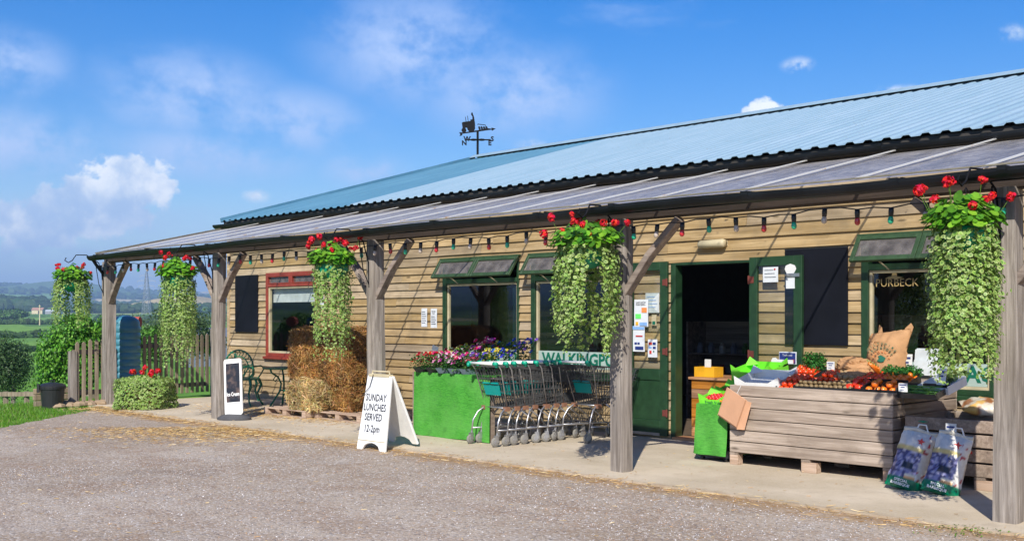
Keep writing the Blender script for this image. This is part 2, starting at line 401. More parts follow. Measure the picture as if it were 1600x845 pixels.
# ------------------------------------------------------------------ world, sun, camera
sc = bpy.context.scene
SUN = Vector((.58, -.81, .77)).normalized()
w = bpy.data.worlds.new('World'); sc.world = w; w.use_nodes = True
t = NT(w.node_tree); t.n.clear()
sky = t.n.new('ShaderNodeTexSky'); sky.sky_type = 'NISHITA'; sky.sun_disc = False
sky.sun_elevation = math.asin(SUN.z); sky.sun_rotation = math.atan2(SUN.x, SUN.y); sky.altitude = 60; sky.air_density = 1.0; sky.dust_density = .6; sky.ozone_density = 2.2
tc = t.new('ShaderNodeTexCoord').outputs['Generated']
hs = t.new('ShaderNodeHueSaturation', Color=sky.outputs[0], Saturation=SKY_SAT, Value=SKY_VAL, Hue=SKY_HUE)
base = hs.outputs[0]
def cdir(px, py): return (D(px, py, 1.0)-Vector((0, 0, EYE))).normalized()
def gmask(px, py, rx, ry):
    c = cdir(px, py); v = t.vmath('SUBTRACT', tc, tuple(c))
    hz = t.vmath('DOT_PRODUCT', v, (RT[0], RT[1], 0)); vz = t.vmath('DOT_PRODUCT', v, (0, 0, 1))
    a = t.math('DIVIDE', hz, rx/F); b_ = t.math('DIVIDE', vz, ry/F)
    d = t.math('SQRT', t.math('ADD', t.math('MULTIPLY', a, a), t.math('MULTIPLY', b_, b_)))
    fw = t.math('GREATER_THAN', t.vmath('DOT_PRODUCT', tc, tuple(c)), .3)
    return t.math('MULTIPLY', t.ramp(d, 0, 1, 1, 0), fw)
def addm(ms):
    a = ms[0]
    for b_ in ms[1:]: a = t.math('MAXIMUM', a, b_)
    return a
big = t.noise(t.scale(tc, (1, 1, 1.4)), 13, 10, .62); fine = t.noise(t.scale(tc, (1, 1, 1.15)), 38, 9, .6); soft = t.noise(t.scale(tc, (1, 1, 1.9)), 5.5, 6, .55)
# soft lilac-grey veils over the whole sky, thicker in patches
veil = addm([gmask(650, 75, 210, 120), gmask(800, 145, 200, 100), gmask(300, 150, 180, 90), gmask(440, 190, 190, 75), gmask(10, 100, 110, 70), gmask(30, 225, 190, 80), gmask(330, 240, 200, 60), gmask(570, 265, 90, 40)])
vk = t.math('MULTIPLY', veil, t.ramp(big, .3, .6))
c = t.mix(t.math('MULTIPLY', vk, .95), base, CLOUD_SOFT)
hz = gmask(150, 400, 640, 130)
c = t.mix(t.math('MULTIPLY', hz, t.ramp(soft, .25, .7, .25, .8)), c, CLOUD_HAZE)
gen = t.ramp(t.noise(t.scale(tc, (1, 1, 2.6)), 3.1, 7, .6), .56, .78, 0, .55)
c = t.mix(gen, c, CLOUD_SOFT)
cum = addm([gmask(212, 288, 100, 78), gmask(150, 318, 140, 75), gmask(65, 350, 140, 62), gmask(1197, 176, 62, 40)])
sml = addm([gmask(1246, 102, 30, 16), gmask(1590, 52, 40, 18), gmask(400, 306, 26, 14), gmask(828, 228, 34, 14), gmask(1400, 143, 60, 12)])
ck = t.ramp(t.math('ADD', cum, t.math('ADD', t.math('MULTIPLY', t.math('SUBTRACT', fine, .5), 1.9), t.math('MULTIPLY', t.math('SUBTRACT', big, .5), 1.2))), .34, .62)
ck = t.math('MULTIPLY', ck, t.ramp(cum, .02, .2))
ck = t.math('MAXIMUM', ck, t.math('MULTIPLY', sml, t.ramp(fine, .42, .6, 0, .9)))
shade = t.ramp(t.noise(t.vmath('ADD', tc, (0, 0, .006)), 24, 6, .6), .35, .62)
c = t.mix(ck, c, t.mix(shade, CLOUD_SHADE, CLOUD_WHITE))
low = t.math('MULTIPLY', addm([gmask(130, 335, 200, 50), gmask(60, 385, 200, 50)]), t.ramp(fine, .38, .6, 0, .8))
c = t.mix(low, c, CLOUD_SHADE)
bg = t.new('ShaderNodeBackground', Color=c, Strength=SKY_STR)
wo = t.n.new('ShaderNodeOutputWorld'); t.l.new(bg.outputs[0], wo.inputs[0])
sl = bpy.data.lights.new('sun', 'SUN'); sl.energy = SUN_STR; sl.angle = math.radians(.53); sl.color = (1, .95, .86)
so = bpy.data.objects.new('sun', sl); col.objects.link(so); so.rotation_euler = SUN.to_track_quat('Z', 'Y').to_euler(); so.location = (5, -10, 20)
cam = bpy.data.cameras.new('camera'); co = bpy.data.objects.new('camera', cam); col.objects.link(co); sc.camera = co
co.location = (0, 0, EYE); co.rotation_euler = (PI/2, 0, math.atan2(.719, .695))
cam.sensor_width = 36; cam.lens = F/1600*36; cam.shift_y = 72.5/1600; cam.clip_end = 20000; cam.clip_start = .05
sc.view_settings.view_transform = 'Standard'; sc.view_settings.look = 'None'; sc.view_settings.gamma = 1; sc.view_settings.exposure = EXPO
sc.cycles.max_bounces = 7; sc.cycles.transparent_max_bounces = 16; sc.cycles.volume_bounces = 0
sc.cycles.use_denoising = True; sc.cycles.caustics_reflective = False; sc.cycles.caustics_refractive = False
sc.cycles.sample_clamp_indirect = 6
# ------------------------------------------------------------------ ground and distance
HT = [(0,0),(5,-.75),(15,-1.7),(40,-3),(80,-3.7),(150,-4.2),(250,-4),(400,-2.5),(700,3),(1200,13),(2500,48),(3400,70),(4500,118),(5600,128),(7000,40)]
def hprof(d):
    for (a, b), (c_, e) in zip(HT, HT[1:]):
        if d < c_:
            k = (d-a)/(c_-a); return b+(e-b)*k
    return HT[-1][1]
def outd(x, y): return max(-21-x, y-24, -70-y, x-70, 0)
def zt(x, y):
    d = outd(x, y)
    if d <= 0: return -.02
    h = hprof(d)-.02
    und = noise.noise(Vector((x/900, y/900, 3.3)))*min(1, max(0, (d-250)/2500))*34 + noise.noise(Vector((x/260, y/260, 7)))*min(1, max(0, (d-120)/1500))*11
    return h+und + noise.noise(Vector((x/9, y/9, 1)))*.25*min(1, d/20)
GREENS = [(.12,.24,.045),(.16,.3,.05),(.09,.19,.04),(.22,.33,.08),(.07,.14,.04),(.28,.34,.12),(.5,.43,.24)]
def fcol(x, y):
    d = outd(x, y)
    if d < 135: 
        k = .5+.5*noise.noise(Vector((x/22, y/22, 0)))
        return (.085+.05*k, .2+.07*k, .02+.015*k)
    # patchwork: skewed cells
    s = 55+d*.11
    lx = round(math.log(d/100)*5.5+.8*noise.noise(Vector((x/700, y/700, 2)))); ly = math.floor((x*.35+y)/ (s*1.9) + lx*.37)
    rr = random.Random(int(lx*131+ly*17)); 
    c_ = GREENS[rr.choice([0,1,1,2,2,3,4,4,5,6] if d > 500 else [0,1,1,2,3,5])]
    nn = noise.noise(Vector((x/130, y/130, 9)))
    if d > 900 and nn > .12: c_ = (.03,.06,.03)
    return c_
g = MB(); th = math.atan2(FW[1], FW[0])
angs = []; a = -PI
angs = sorted(set([round(-180+i*3.0, 3) for i in range(120)]+[round(8+i*.12, 3) for i in range(220)]))   # degrees left of the view axis
rads = [0.0]+[9*1.03**i for i in range(228)]
cs_ = []
for r in rads:
    for an in angs:
        q = th+math.radians(an); x = r*math.cos(q); y = r*math.sin(q)
        g.v.append((x, y, zt(x, y))); g.c.append(fcol(x, y))
n = len(angs)
for i in range(len(rads)-1):
    for j in range(n):
        g.f.append((i*n+j, (i+1)*n+j, (i+1)*n+(j+1) % n, i*n+(j+1) % n)); g.m.append(0)
tag(g.build('ground', Mt['field'], smooth=True), kind='structure')
# yard: gravel sheet with a ragged left edge, concrete walk under the veranda
edge = [(-18.95, 8.3), (-18.1, 7.35), (-16.6, 5.76), (-14.6, 3.8), (-13.4, 1.5), (-13.2, -6), (-14, -30), (-14, -60)]
pts = []
for (x0, y0), (x1, y1) in zip(edge, edge[1:]):
    k = max(2, int(math.hypot(x1-x0, y1-y0)/.12)) if y0 > -2 else 6
    for i in range(k):
        f = i/k; pts.append((x0+(x1-x0)*f+R.uniform(-.05,.05), y0+(y1-y0)*f+R.uniform(-.05,.05)))
yard = pts+[(-14, -60), (60, -60), (60, 8.26)]
m_ = MB(); m_.add([(x, y, 0) for x, y in yard], [tuple(range(len(yard)))])
tag(m_.build('gravel_yard', Mt['gravel']), kind='structure')
m_ = MB(); N = 300
top = []; 
vs = []; 
for i in range(N+1):
    x = -19.9+i*(24.0/N); e = 8.24+.03*noise.noise(Vector((x*1.3, 0, 5)))+.02*noise.noise(Vector((x*7, 0, 1)))
    vs += [(x, e, -.05), (x, e, .018), (x, 11.6, .018)]
m_.add(vs, [f for i in range(N) for f in ((i*3, i*3+3, i*3+4, i*3+1), (i*3+1, i*3+4, i*3+5, i*3+2))])
tag(m_.build('concrete_path', Mt['concrete']), kind='structure')
# grass blades on the bank left of the yard
def inside_grass(x, y):
    # left of the gravel edge
    for (x0, y0), (x1, y1) in zip(edge[:5], edge[1:6]):
        if y1 <= y <= y0:
            return x < x0+(x1-x0)*(y-y0)/(y1-y0)+.06
    return y > 8.3 and x < -20
gb = MB()
cnt = 0
for _ in range(120000):
    x = R.uniform(-25, -13.5); y = R.uniform(.5, 9.4)
    if not inside_grass(x, y): continue
    X = .695*x+.719*y; Z = -.719*x+.695*y
    if X/Z < -.50: continue
    dn = noise.noise(Vector((x*1.2, y*1.2, 4)))
    h = R.uniform(.03, .075)*(1+.5*dn); a = R.random()*6.28; s = .006
    z = zt(x, y); lx, ly = R.uniform(-.03,.03), R.uniform(-.03,.03)
    k = R.random(); cc = (.09+.07*k, .24+.1*k, .025) if R.random() > .12 else (.3,.28,.12)
    p = Vector((x, y, z)); d = Vector((math.cos(a)*s, math.sin(a)*s, 0))
    gb.add([p-d, p+d, p+Vector((lx, ly, h))], [(0, 1, 2)], 0, [cc]*3)
tag(gb.build('grass', Mt['leaf']), 'short bright green grass on the bank left of the gravel', 'grass', kind='stuff')
# loose stones
st = MB()
for _ in range(36000):
    far = R.random() < .35
    x = R.uniform(-12, -.8); y = R.uniform(3.2, 8.22)
    X = .695*x+.719*y; Z = -.719*x+.695*y
    if Z < 7.2 or abs(X/Z) > .5: continue
    dens = .35+.65*max(0, noise.noise(Vector((x*.9, y*.9, 2)))+.35)
    if x > -8.5 and y > 5.5+(-x)*.1: dens += .5
    if R.random() > dens: continue
    if y > 7.9 and R.random() < .5: continue
    s = R.uniform(.003, .0085)*(1.3 if R.random() < .1 else 1); k = R.random()
    cc = ((.5,.48,.48) if k < .3 else (.3,.26,.25) if k < .6 else (.16,.15,.16) if k < .8 else (.42,.27,.18) if k < .95 else (.75,.72,.7))
    vv = [Vector((R.uniform(.6,1.2)*a, R.uniform(.6,1.2)*b, c3*R.uniform(.5,.9)))*s for a, b, c3 in ((1,0,.1),(0,1,.1),(-1,0,.1),(0,-1,.1),(.2,.1,1))]
    st.add([Vector((x, y, 0))+v for v in vv], [(0,1,4),(1,2,4),(2,3,4),(3,0,4)], 0, [cc]*5)
tag(st.build('gravel', attrmat('stone_chips', .85, .2, .1)), 'loose grey and brown gravel chips scattered over the yard', 'gravel', kind='stuff')
def sliver(m, p, L, wd, dirv, cc, up=.3, rnd=R):
    d = dirv.normalized(); s = d.orthogonal().normalized(); s.rotate(Matrix.Rotation(rnd.random()*6.28, 3, d))
    mid = p+d*L*.5+s.cross(d)*L*rnd.uniform(-.12,.12); e = p+d*L
    m.add([p-s*wd, p+s*wd, mid+s*wd, mid-s*wd, e+s*wd*.6, e-s*wd*.6], [(0,1,2,3),(3,2,4,5)], 0, [cc]*6)
sw = MB()
def straw_at(x, y, z=.003, L=(.03,.11)):
    a = R.random()*6.28; k = R.random()
    cc = (.5,.33,.12) if k < .5 else (.36,.2,.07) if k < .8 else (.62,.48,.25)
    sliver(sw, Vector((x, y, z+R.random()*.012)), R.uniform(*L), .0022, Vector((math.cos(a), math.sin(a), R.uniform(-.05,.12))), cc)
for _ in range(3800):   # band along the walk edge, thicker at the far end
    x = -19+17*R.random()**2.6; y = 8.24-abs(R.gauss(0, .22))+ (.1*R.random()); straw_at(x, y, .004 if y < 8.24 else .02)
for _ in range(5200):
    p = G(R.gauss(330, 110), 668+abs(R.gauss(0, 11)))
    if p.y < 8.2 and p.x > -19 : straw_at(p.x, p.y)
for _ in range(3600):   # round the bales
    x = R.gauss(-15.3, 1.1); y = min(R.gauss(9.9, .35), 11.3); straw_at(x, y, .021)
for _ in range(900):
    x = R.uniform(-18, -1); y = R.uniform(3, 8.2); straw_at(x, y, .003, (.015, .06))
for _ in range(700):
    x = R.uniform(-19, -3.2); y = R.uniform(8.3, 11); straw_at(x, y, .021, (.01, .05))
tag(sw.build('loose_straw', Mt['straw']), 'loose golden straw strewn along the edge of the concrete walk', 'straw', kind='stuff')
# ---- far hedges, woods, trees
def clump(m, c, rx, ry, rz, nleaf, size, cols, rnd=R, shell=.55, flat=0):
    c = Vector(c)
    for _ in range(nleaf):
        v = Vector((rnd.gauss(0,1), rnd.gauss(0,1), rnd.gauss(0,1))).normalized()
        k = shell+(1-shell)*rnd.random()**.6
        lump = 1+.22*noise.noise(v*2.2+c)
        p = c+Vector((v.x*rx, v.y*ry, v.z*rz))*k*lump
        if p.z < flat: continue
        cc = rnd.choice(cols); nn = (v+Vector((rnd.gauss(0,.5), rnd.gauss(0,.5), rnd.gauss(.3,.5)))).normalized()
        m.leaf(p, nn, size*rnd.uniform(.6,1.2), cc, cc, 4, .7, .2, rnd)
DG = [(.035,.075,.02),(.05,.10,.025),(.025,.055,.018)]
MG = [(.06,.14,.03),(.08,.17,.035),(.045,.1,.025)]
def hedge(pa, pb, t0, t1, h, n, label, wid=1.6, cols=DG):
    m = MB()
    A = D(pa, 500, t0); B = D(pb, 500, t1)
    for i in range(n):
        f = (i+R.uniform(-.3,.3))/n; x = A.x+(B.x-A.x)*f; y = A.y+(B.y-A.y)*f; z = zt(x, y)
        hh = h*(1+.35*noise.noise(Vector((x/h/4, y/h/4, 0))))*R.uniform(.8,1.15)
        seg = (B-A).length/n
        m.cur = R.choice(cols); m.blob((x, y, z+hh*.45), max(seg*.8, hh*.5), wid, hh*.6, 7, 5, .3)
        clump(m, (x, y, z+hh*.5), max(seg*.8, hh*.6), wid*1.1, hh*.6, 14, hh*.22, cols, shell=.85, flat=-99)
    tag(m.build('hedge', Mt['far_leaf']), label, 'hedge')
hedge(-40, 300, 175, 205, .95, 150, 'nearest dark field hedge crossing below the distant fields')
hedge(-60, 320, 262, 300, 1.5, 150, 'dark field hedge just beyond the nearest hedge, below a pale strip')
hedge(-60, 330, 430, 470, 1.9, 150, 'third dark field hedge out in the valley, below the farm barn')
hedge(150, 420, 640, 560, 3.2, 110, 'tall far hedge on the valley floor behind the picket gate')
def wood_mass(rows, label, cols=DG):
    m = MB()
    for (pa, pb, t0, h, n) in rows:
        for i in range(n):
            px = pa+(pb-pa)*(i+R.random())/n; tt = t0*R.uniform(.97, 1.05); q = D(px, 500, tt); z = zt(q.x, q.y); s = R.uniform(.7, 1.2)*h
            m.cur = R.choice(cols); m.blob((q.x, q.y, z+s*.45), s*.75, s*.75, s*.6, 8, 6, .3)
    tag(m.build('distant_wood', Mt['far_leaf']), label, 'wood', kind='stuff')
wood_mass([(-60, 96, 1150, 11, 90), (-60, 70, 1240, 12, 80), (40, 140, 1080, 5, 40), (130, 420, 1000, 7, 130), (-60, 420, 1750, 9, 170), (60, 250, 2100, 11, 90), (-60, 420, 2700, 12, 160), (-60, 60, 3300, 14, 50), (190, 420, 3500, 15, 100), (-60, 420, 4200, 13, 150)],
          'dark woodland blocks patching the far hillsides')
# pale stubble hill and pale field
def mound(px, t0, w_, d_, h_, c_, label, name='hill'):
    q = D(px, 500, t0); m = MB(); m.cur = c_; n_ = 40
    vs = []
    for i in range(n_+1):
        for j in range(n_+1):
            a, b_ = i/n_*2-1, j/n_*2-1; r = min(1, math.hypot(a, b_))
            x = q.x+RT[0]*a*w_+FW[0]*b_*d_; y = q.y+RT[1]*a*w_+FW[1]*b_*d_
            vs.append((x, y, zt(x, y)-2+(h_+2)*(.5+.5*math.cos(PI*r))*(1+.15*a)))
    m.add(vs, [(i*(n_+1)+j, (i+1)*(n_+1)+j, (i+1)*(n_+1)+j+1, i*(n_+1)+j+1) for i in range(n_) for j in range(n_)])
    tag(m.build(name, Mt['field'], smooth=True), kind='structure')
mound(18, 1650, 52, 200, 17, (.42,.33,.19), '')
mound(285, 1500, 75, 260, 10, (.42,.34,.17), '')
mound(110, 3300, 260, 500, 24, (.1,.17,.06), '')
def tree(px, t0, h, wd, nl, size, cols, label, name='tree', trunk=True, lob=7, group=None, zoff=0):
    q = D(px, 500, t0); z = zt(q.x, q.y)+zoff; o = thing(name, label, 'tree' if 'tree' in name else 'bush', (q.x, q.y, z), group=group)
    m = MB(); per = nl//lob
    for i in range(lob):
        a = R.random()*6.28; k = R.uniform(.15, .62); zz = h*R.uniform(.38, .78)
        clump(m, (math.cos(a)*wd*.5*k, math.sin(a)*wd*.5*k, zz), wd*.34, wd*.34, h*.24, per, size, cols, shell=.35, flat=.05*h)
    clump(m, (0, 0, h*.55), wd*.42, wd*.42, h*.42, per*2, size, cols, shell=.5, flat=.05*h)
    m.build('crown', Mt['leaf'], o)
    tm = MB(); tm.tube([(0,0,-.3),(.02*h,0,h*.3),(0,.02*h,h*.6)], [.035*h,.025*h,.012*h], 8)
    for i in range(4):
        a = i*1.6; tm.tube([(0,0,h*.3),(math.cos(a)*wd*.2, math.sin(a)*wd*.2, h*.55)], [.015*h,.006*h], 5)
    tm.build('trunk', Mt['brace'], o); return o
OL = [(.05,.10,.03),(.065,.125,.04),(.04,.085,.028),(.08,.14,.05)]
tree(20, 38, 2.9, 1.75, 7500, .038, OL, 'dark green round tree low on the slope beyond the rail fence', lob=8, zoff=.1)
tree(-40, 44, 2.2, 1.5, 2600, .045, OL, 'second dark green tree at the left edge beyond the rail fence', lob=6, zoff=.1)
tree(241, 95, 2.3, 2.6, 2200, .09, [(.03,.055,.02),(.04,.07,.025),(.025,.045,.018)], 'dark rounded tree in the field beyond the picket gate', lob=7, zoff=2.2)
tree(18, 560, 7, 19, 1600, .7, MG, 'broad field tree out in the valley behind the pale strip', lob=7)
tree(300, 520, 6, 10, 900, .6, MG, 'small field tree in the valley behind the right basket', lob=6)
BG = [(.07,.2,.02),(.11,.27,.03),(.05,.15,.02),(.14,.3,.05)]
SG = [(.09,.15,.06),(.13,.2,.09),(.07,.12,.05)]
tree(285, 27.5, 1.55, 1.5, 3600, .035, SG, 'grey green bushy shrub behind the picket gate', 'shrub', lob=8, zoff=1.1)
tree(245, 27, 1.15, 1.2, 2600, .04, BG, 'bright green shrub between the water tank and picket gate', 'shrub', lob=6, zoff=1.0)
tree(322, 28, .9, 1.0, 1500, .035, BG, 'small bright green shrub beside the shop corner', 'shrub', lob=5, zoff=1.1)
tree(215, 29, 1.75, 1.1, 1500, .03, SG, 'pale twiggy shrub just behind the water tank', 'shrub', lob=6, zoff=1.0)
# climbing bush left of the fence
o = thing('climbing_bush', 'big bright green leafy climber over the fence left of the tank', 'bush', (-21.35, 8.85, -.15)); o.scale = (.74, .74, 1.0)
m = MB()
VB = [(.08,.24,.02),(.12,.33,.03),(.045,.15,.015),(.17,.4,.05)]
for (dx, dy, z, rx, rz, nl) in ((-.45,-.35,1.0,.55,.55,1500),(-.15,-.1,1.35,.55,.45,1500),(-.5,-.5,.55,.42,.5,1100),(.1,.1,.85,.5,.6,1200),(-.1,.55,1.15,.5,.5,1200),(.2,.7,1.4,.45,.4,900),(-.7,-.3,.8,.35,.45,700),(-.2,.2,1.6,.35,.25,600),(-.2,-.1,.4,.45,.35,700)):
    clump(m, (dx, dy, z), rx, rx, rz, int(nl*1.5), .04, VB, shell=.4, flat=.02)
m.build('foliage', Mt['leaf'], o)
tm = MB()
for i in range(6):
    a = R.random()*6; tm.tube([(0,0,-.1),(math.cos(a)*.3, math.sin(a)*.3, .7),(math.cos(a+.5)*.5, math.sin(a+.5)*.4, 1.3)], [.03,.018,.008], 6)
tm.build('stem', Mt['brace'], o)
# weeds at the gate foot
for i, (px, py) in enumerate(((320, 600), (262, 590))):
    pass
# pylon
q = D(229, 500, 900); z0 = zt(q.x, q.y); H_ = EYE+(495-424)/F*900-z0
o = thing('electricity_pylon', 'lattice electricity pylon standing far off in the valley', 'pylon', (q.x, q.y, z0), math.atan2(RT[1], RT[0]))
m = MB(); W0 = 5.2
def wz(z): return W0*(1-z/H_)**.8*.5+.45
lv = [H_*f for f in (0,.14,.27,.39,.5,.6,.69,.77,.84,.91,1)]
cor = lambda z, i: ((wz(z), wz(z)), (-wz(z), wz(z)), (-wz(z), -wz(z)), (wz(z), -wz(z)))[i]
for a_, b_ in zip(lv, lv[1:]):
    for i in range(4):
        p = (*cor(a_, i), a_); p2 = (*cor(b_, i), b_); p3 = (*cor(b_, (i+1) % 4), b_); p4 = (*cor(a_, (i+1) % 4), a_)
        m.bar(p, p2, .3, .3); m.bar(p, p3, .16, .16); m.bar(p4, p2, .16, .16); m.bar(p2, p3, .16, .16)
m.build('lattice_tower', Mt['steel'], o)
for f, L in ((.66, 6.5), (.78, 7.5), (.9, 5.5)):
    m = MB()
    for s in (-1, 1):
        m.bar((0,0,H_*f), (s*L,0,H_*f), .22, .22); m.bar((0,0,H_*f+1.6), (s*L,0,H_*f), .16, .16); m.bar((s*L,0,H_*f), (s*L,0,H_*f-1.7), .16, .16)
    m.build('crossarm', Mt['steel'], o)
# pole and barn on the valley floor
q = D(62, 500, 430); z0 = zt(q.x, q.y); m = MB(); hh = EYE+(495-476)/F*430-z0
m.tube([(0,0,0),(0,0,hh)], [.25,.18], 6); m.bar((-1,0,hh-.5),(1,0,hh-.5),.15,.15)
tag(m.build('utility_pole', Mt['cream'], loc=(q.x, q.y, z0)), 'thin pale utility pole in the valley below the barn', 'utility pole')
def shed(px, t0, w_, d_, h_, wc, rc, label, name='barn', rz=.8):
    q = D(px, 500, t0); o = thing(name, label, 'barn', (q.x, q.y, zt(q.x, q.y)), rz)
    m = MB(); m.box(-w_/2,-d_/2,-.5,w_/2,d_/2,h_); m.prism([(-d_/2,0),(d_/2,0),(0,h_*.5)], (-w_/2,0,h_), (0,1,0), (0,0,1), w_); m.build('wall', wc, o)
    m = MB()
    for s in (-1, 1): m.add([(-w_/2-.3,s*(d_/2+.3),h_-.1),(w_/2+.3,s*(d_/2+.3),h_-.1),(w_/2+.3,0,h_*1.52),(-w_/2-.3,0,h_*1.52),(-w_/2-.3,s*(d_/2+.3),h_+.1),(w_/2+.3,s*(d_/2+.3),h_+.1),(w_/2+.3,0,h_*1.52+.2),(-w_/2-.3,0,h_*1.52+.2)], [(0,1,2,3),(4,5,6,7),(0,1,5,4),(1,2,6,5),(3,0,4,7)])
    m.build('roof', rc, o); m = MB(); m.box(w_*.1,-d_/2-.08,-.3,w_*.3,-d_/2+.02,h_*.8); m.build('door', Mt['dark'], o)
slate = plain('slate_roof', (.1,.13,.18), .5); tile = plain('clay_tile', (.36,.2,.15), .8)
shed(60, 830, 8, 5, 3, Mt['cream'], tile, 'pink roofed farm barn in the valley beside the pole')
shed(80, 850, 16, 6, 2.2, Mt['steel'], plain('grey_sheet', (.45,.48,.5), .5), 'long low grey shed right of the pink roofed barn')
shed(336, 120, 5, 4, 2.6, slate, slate, 'low blue grey shed seen behind the basket and shop corner', rz=.75)
shed(-150, 150, 12, 6, 2.6, Mt['white'], Mt['white'], 'white farm shed on the slope left of the yard')
# low rail fence beyond the bank
o = thing('rail_fence', 'low two-rail timber fence at the far foot of the grass bank', 'fence', (0,0,0))
A = D(-120, 500, 27.5); B = D(140, 500, 25.0); A.z = EYE-121*27.5/F-.0; B.z = EYE-120*25/F
for k, dz in enumerate((0, -.33)):
    m = MB(); m.bar(A+Vector((0,0,dz)), B+Vector((0,0,dz)), .04, .1); m.build('rail', Mt['fence'], o)
for i in range(9):
    p = A.lerp(B, i/8); m = MB(); m.box(p.x-.05,p.y+.03,zt(p.x,p.y)-.3,p.x+.05,p.y+.12,p.z+.06); m.build('fence_post', Mt['fence'], o)
# haze
m = MB(); m.box(-7400,-7400,-30,7400,7400,260)
hm = bpy.data.materials.new('haze'); hm.use_nodes = True; ht = NT(hm.node_tree); ht.n.clear()
pv = ht.new('ShaderNodeVolumePrincipled', Color=HAZE_COL, Density=HAZE_D); oo = ht.n.new('ShaderNodeOutputMaterial'); ht.l.new(pv.outputs[0], oo.inputs['Volume'])
if HAZE_D: tag(m.build('haze', hm), 'pale blue haze lying over the far valley', 'haze', kind='stuff')
# ------------------------------------------------------------------ the shop building
WY = 11.5                      # face of the weatherboards
UL, UR = -20.17, 3.6            # ends of the shop
ZE = 3.548; YE = 11.38; ZR = 5.49; YR = 18.3
shop = thing('farm_shop', 'long timber-clad farm shop with blue metal roof and glazed veranda', 'shop', (0, 0, 0))
def rect(px0, px1, pyt, pyb, pxr=None, y=WY):
    pxr = pxr or px1; return (ux(px0, y), ux(px1, y), P(pxr, pyt, y).z, P(pxr, pyb, y).z)
W1 = (ux(418, WY), ux(498, WY), .93, P(417, 427, WY).z)
W2 = (ux(694, WY), ux(813, WY), .775, 2.50)
W3 = (ux(832, WY), ux(966, WY), .775, 2.50)
W4 = (ux(1348, WY), ux(1555, WY), .775, 2.50)
DR = (ux(1050, WY), ux(1184, WY), 0, 2.32)
W1 = (W1[0], W1[1], P(417, 556, WY).z, W1[3])
OPEN = [W1, W2, W3, W4, DR, (-.8, 1.4, .86, 2.4)]
bd = MB(); PITCH = .127; i = 0; z = .03
while z < 3.33:
    h = PITCH if z < 2.35 else .15
    segs = [(UL, UR)]
    for (a, b, z0, z1) in OPEN:
        if z+h*.5 > z0 and z+h*.5 < z1:
            ns = []
            for (s, e) in segs:
                if b <= s or a >= e: ns.append((s, e)); continue
                if a > s: ns.append((s, a))
                if b < e: ns.append((b, e))
            segs = ns
    for (s, e) in segs:
        x = s-(R.random()*2.2 if e-s > 3 else 0); first = True
        while x < e:
            L = R.uniform(3.2, 4.8); x1 = min(x+L, e)
            if e-x1 < .5: x1 = e
            xa = max(x, s); k = max(1, int((x1-xa)/.6)); dz = [R.uniform(-.006,.006) for _ in range(k+1)]; dy = R.uniform(-.003,.003)
            vs = []; fs = []
            for q in range(k+1):
                xx = xa+(x1-xa)*q/k + (.0015 if q == 0 else -.0015 if q == k else 0); zb = z+dz[q]-.018; zt_ = z+h
                vs += [(xx, WY-.034+dy, zb), (xx, WY-.003+dy, zt_), (xx, WY+.012, zt_), (xx, WY+.004, zb)]
            for q in range(k):
                o_ = q*4; fs += [(o_, o_+4, o_+5, o_+1), (o_+1, o_+5, o_+6, o_+2), (o_+3, o_+7, o_+4, o_), (o_+2, o_+6, o_+7, o_+3)]
            fs += [(0, 1, 2, 3), (k*4+3, k*4+2, k*4+1, k*4)]
            bd.add(vs, fs); x = x1
    z += h
bd.build('weatherboarding', Mt['board'], shop)
# wall core behind the boards, cut round the openings
def wallcore(x0, x1, z0, z1, y0, y1, ops, mt, name='wall'):
    xs = sorted(set([x0, x1]+[a for o in ops for a in o[:2]])); zs = sorted(set([z0, z1]+[a for o in ops for a in o[2:]])); m = MB()
    for xa, xb in zip(xs, xs[1:]):
        for za, zb in zip(zs, zs[1:]):
            cx, cz = (xa+xb)/2, (za+zb)/2
            if any(o[0] < cx < o[1] and o[2] < cz < o[3] for o in ops) or not (x0 < cx < x1 and z0 < cz < z1): continue
            m.box(xa, y0, za, xb, y1, zb)
    return m.build(name, mt, shop)
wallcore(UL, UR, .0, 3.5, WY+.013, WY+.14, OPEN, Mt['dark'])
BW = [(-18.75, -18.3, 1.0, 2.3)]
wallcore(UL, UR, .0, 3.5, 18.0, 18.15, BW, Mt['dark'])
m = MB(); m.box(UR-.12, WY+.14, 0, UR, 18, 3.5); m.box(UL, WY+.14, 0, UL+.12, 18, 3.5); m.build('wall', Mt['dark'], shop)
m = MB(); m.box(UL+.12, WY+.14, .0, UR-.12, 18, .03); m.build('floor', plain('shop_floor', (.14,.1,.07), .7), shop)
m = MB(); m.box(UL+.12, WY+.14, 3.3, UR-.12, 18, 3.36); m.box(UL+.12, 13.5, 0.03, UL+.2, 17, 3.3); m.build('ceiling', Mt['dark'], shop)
# gable boarding and corner post on the far end
m = MB()
for k in range(26):
    z0 = .03+k*.135; m.box(UL-.03, WY-.0, z0, UL-.004, 18.1, z0+.13)
m.build('gable_boarding', Mt['board'], shop)
m = MB(); m.box(UL-.04, WY-.045, 0, UL+.05, WY+.0, 3.45); m.build('corner_board', Mt['board'], shop, bevel=.004)
m = MB()
for x in (-16.2, -13.05, -3.1): m.box(x, WY-.034, .02, x+.0, WY-.03, .03)
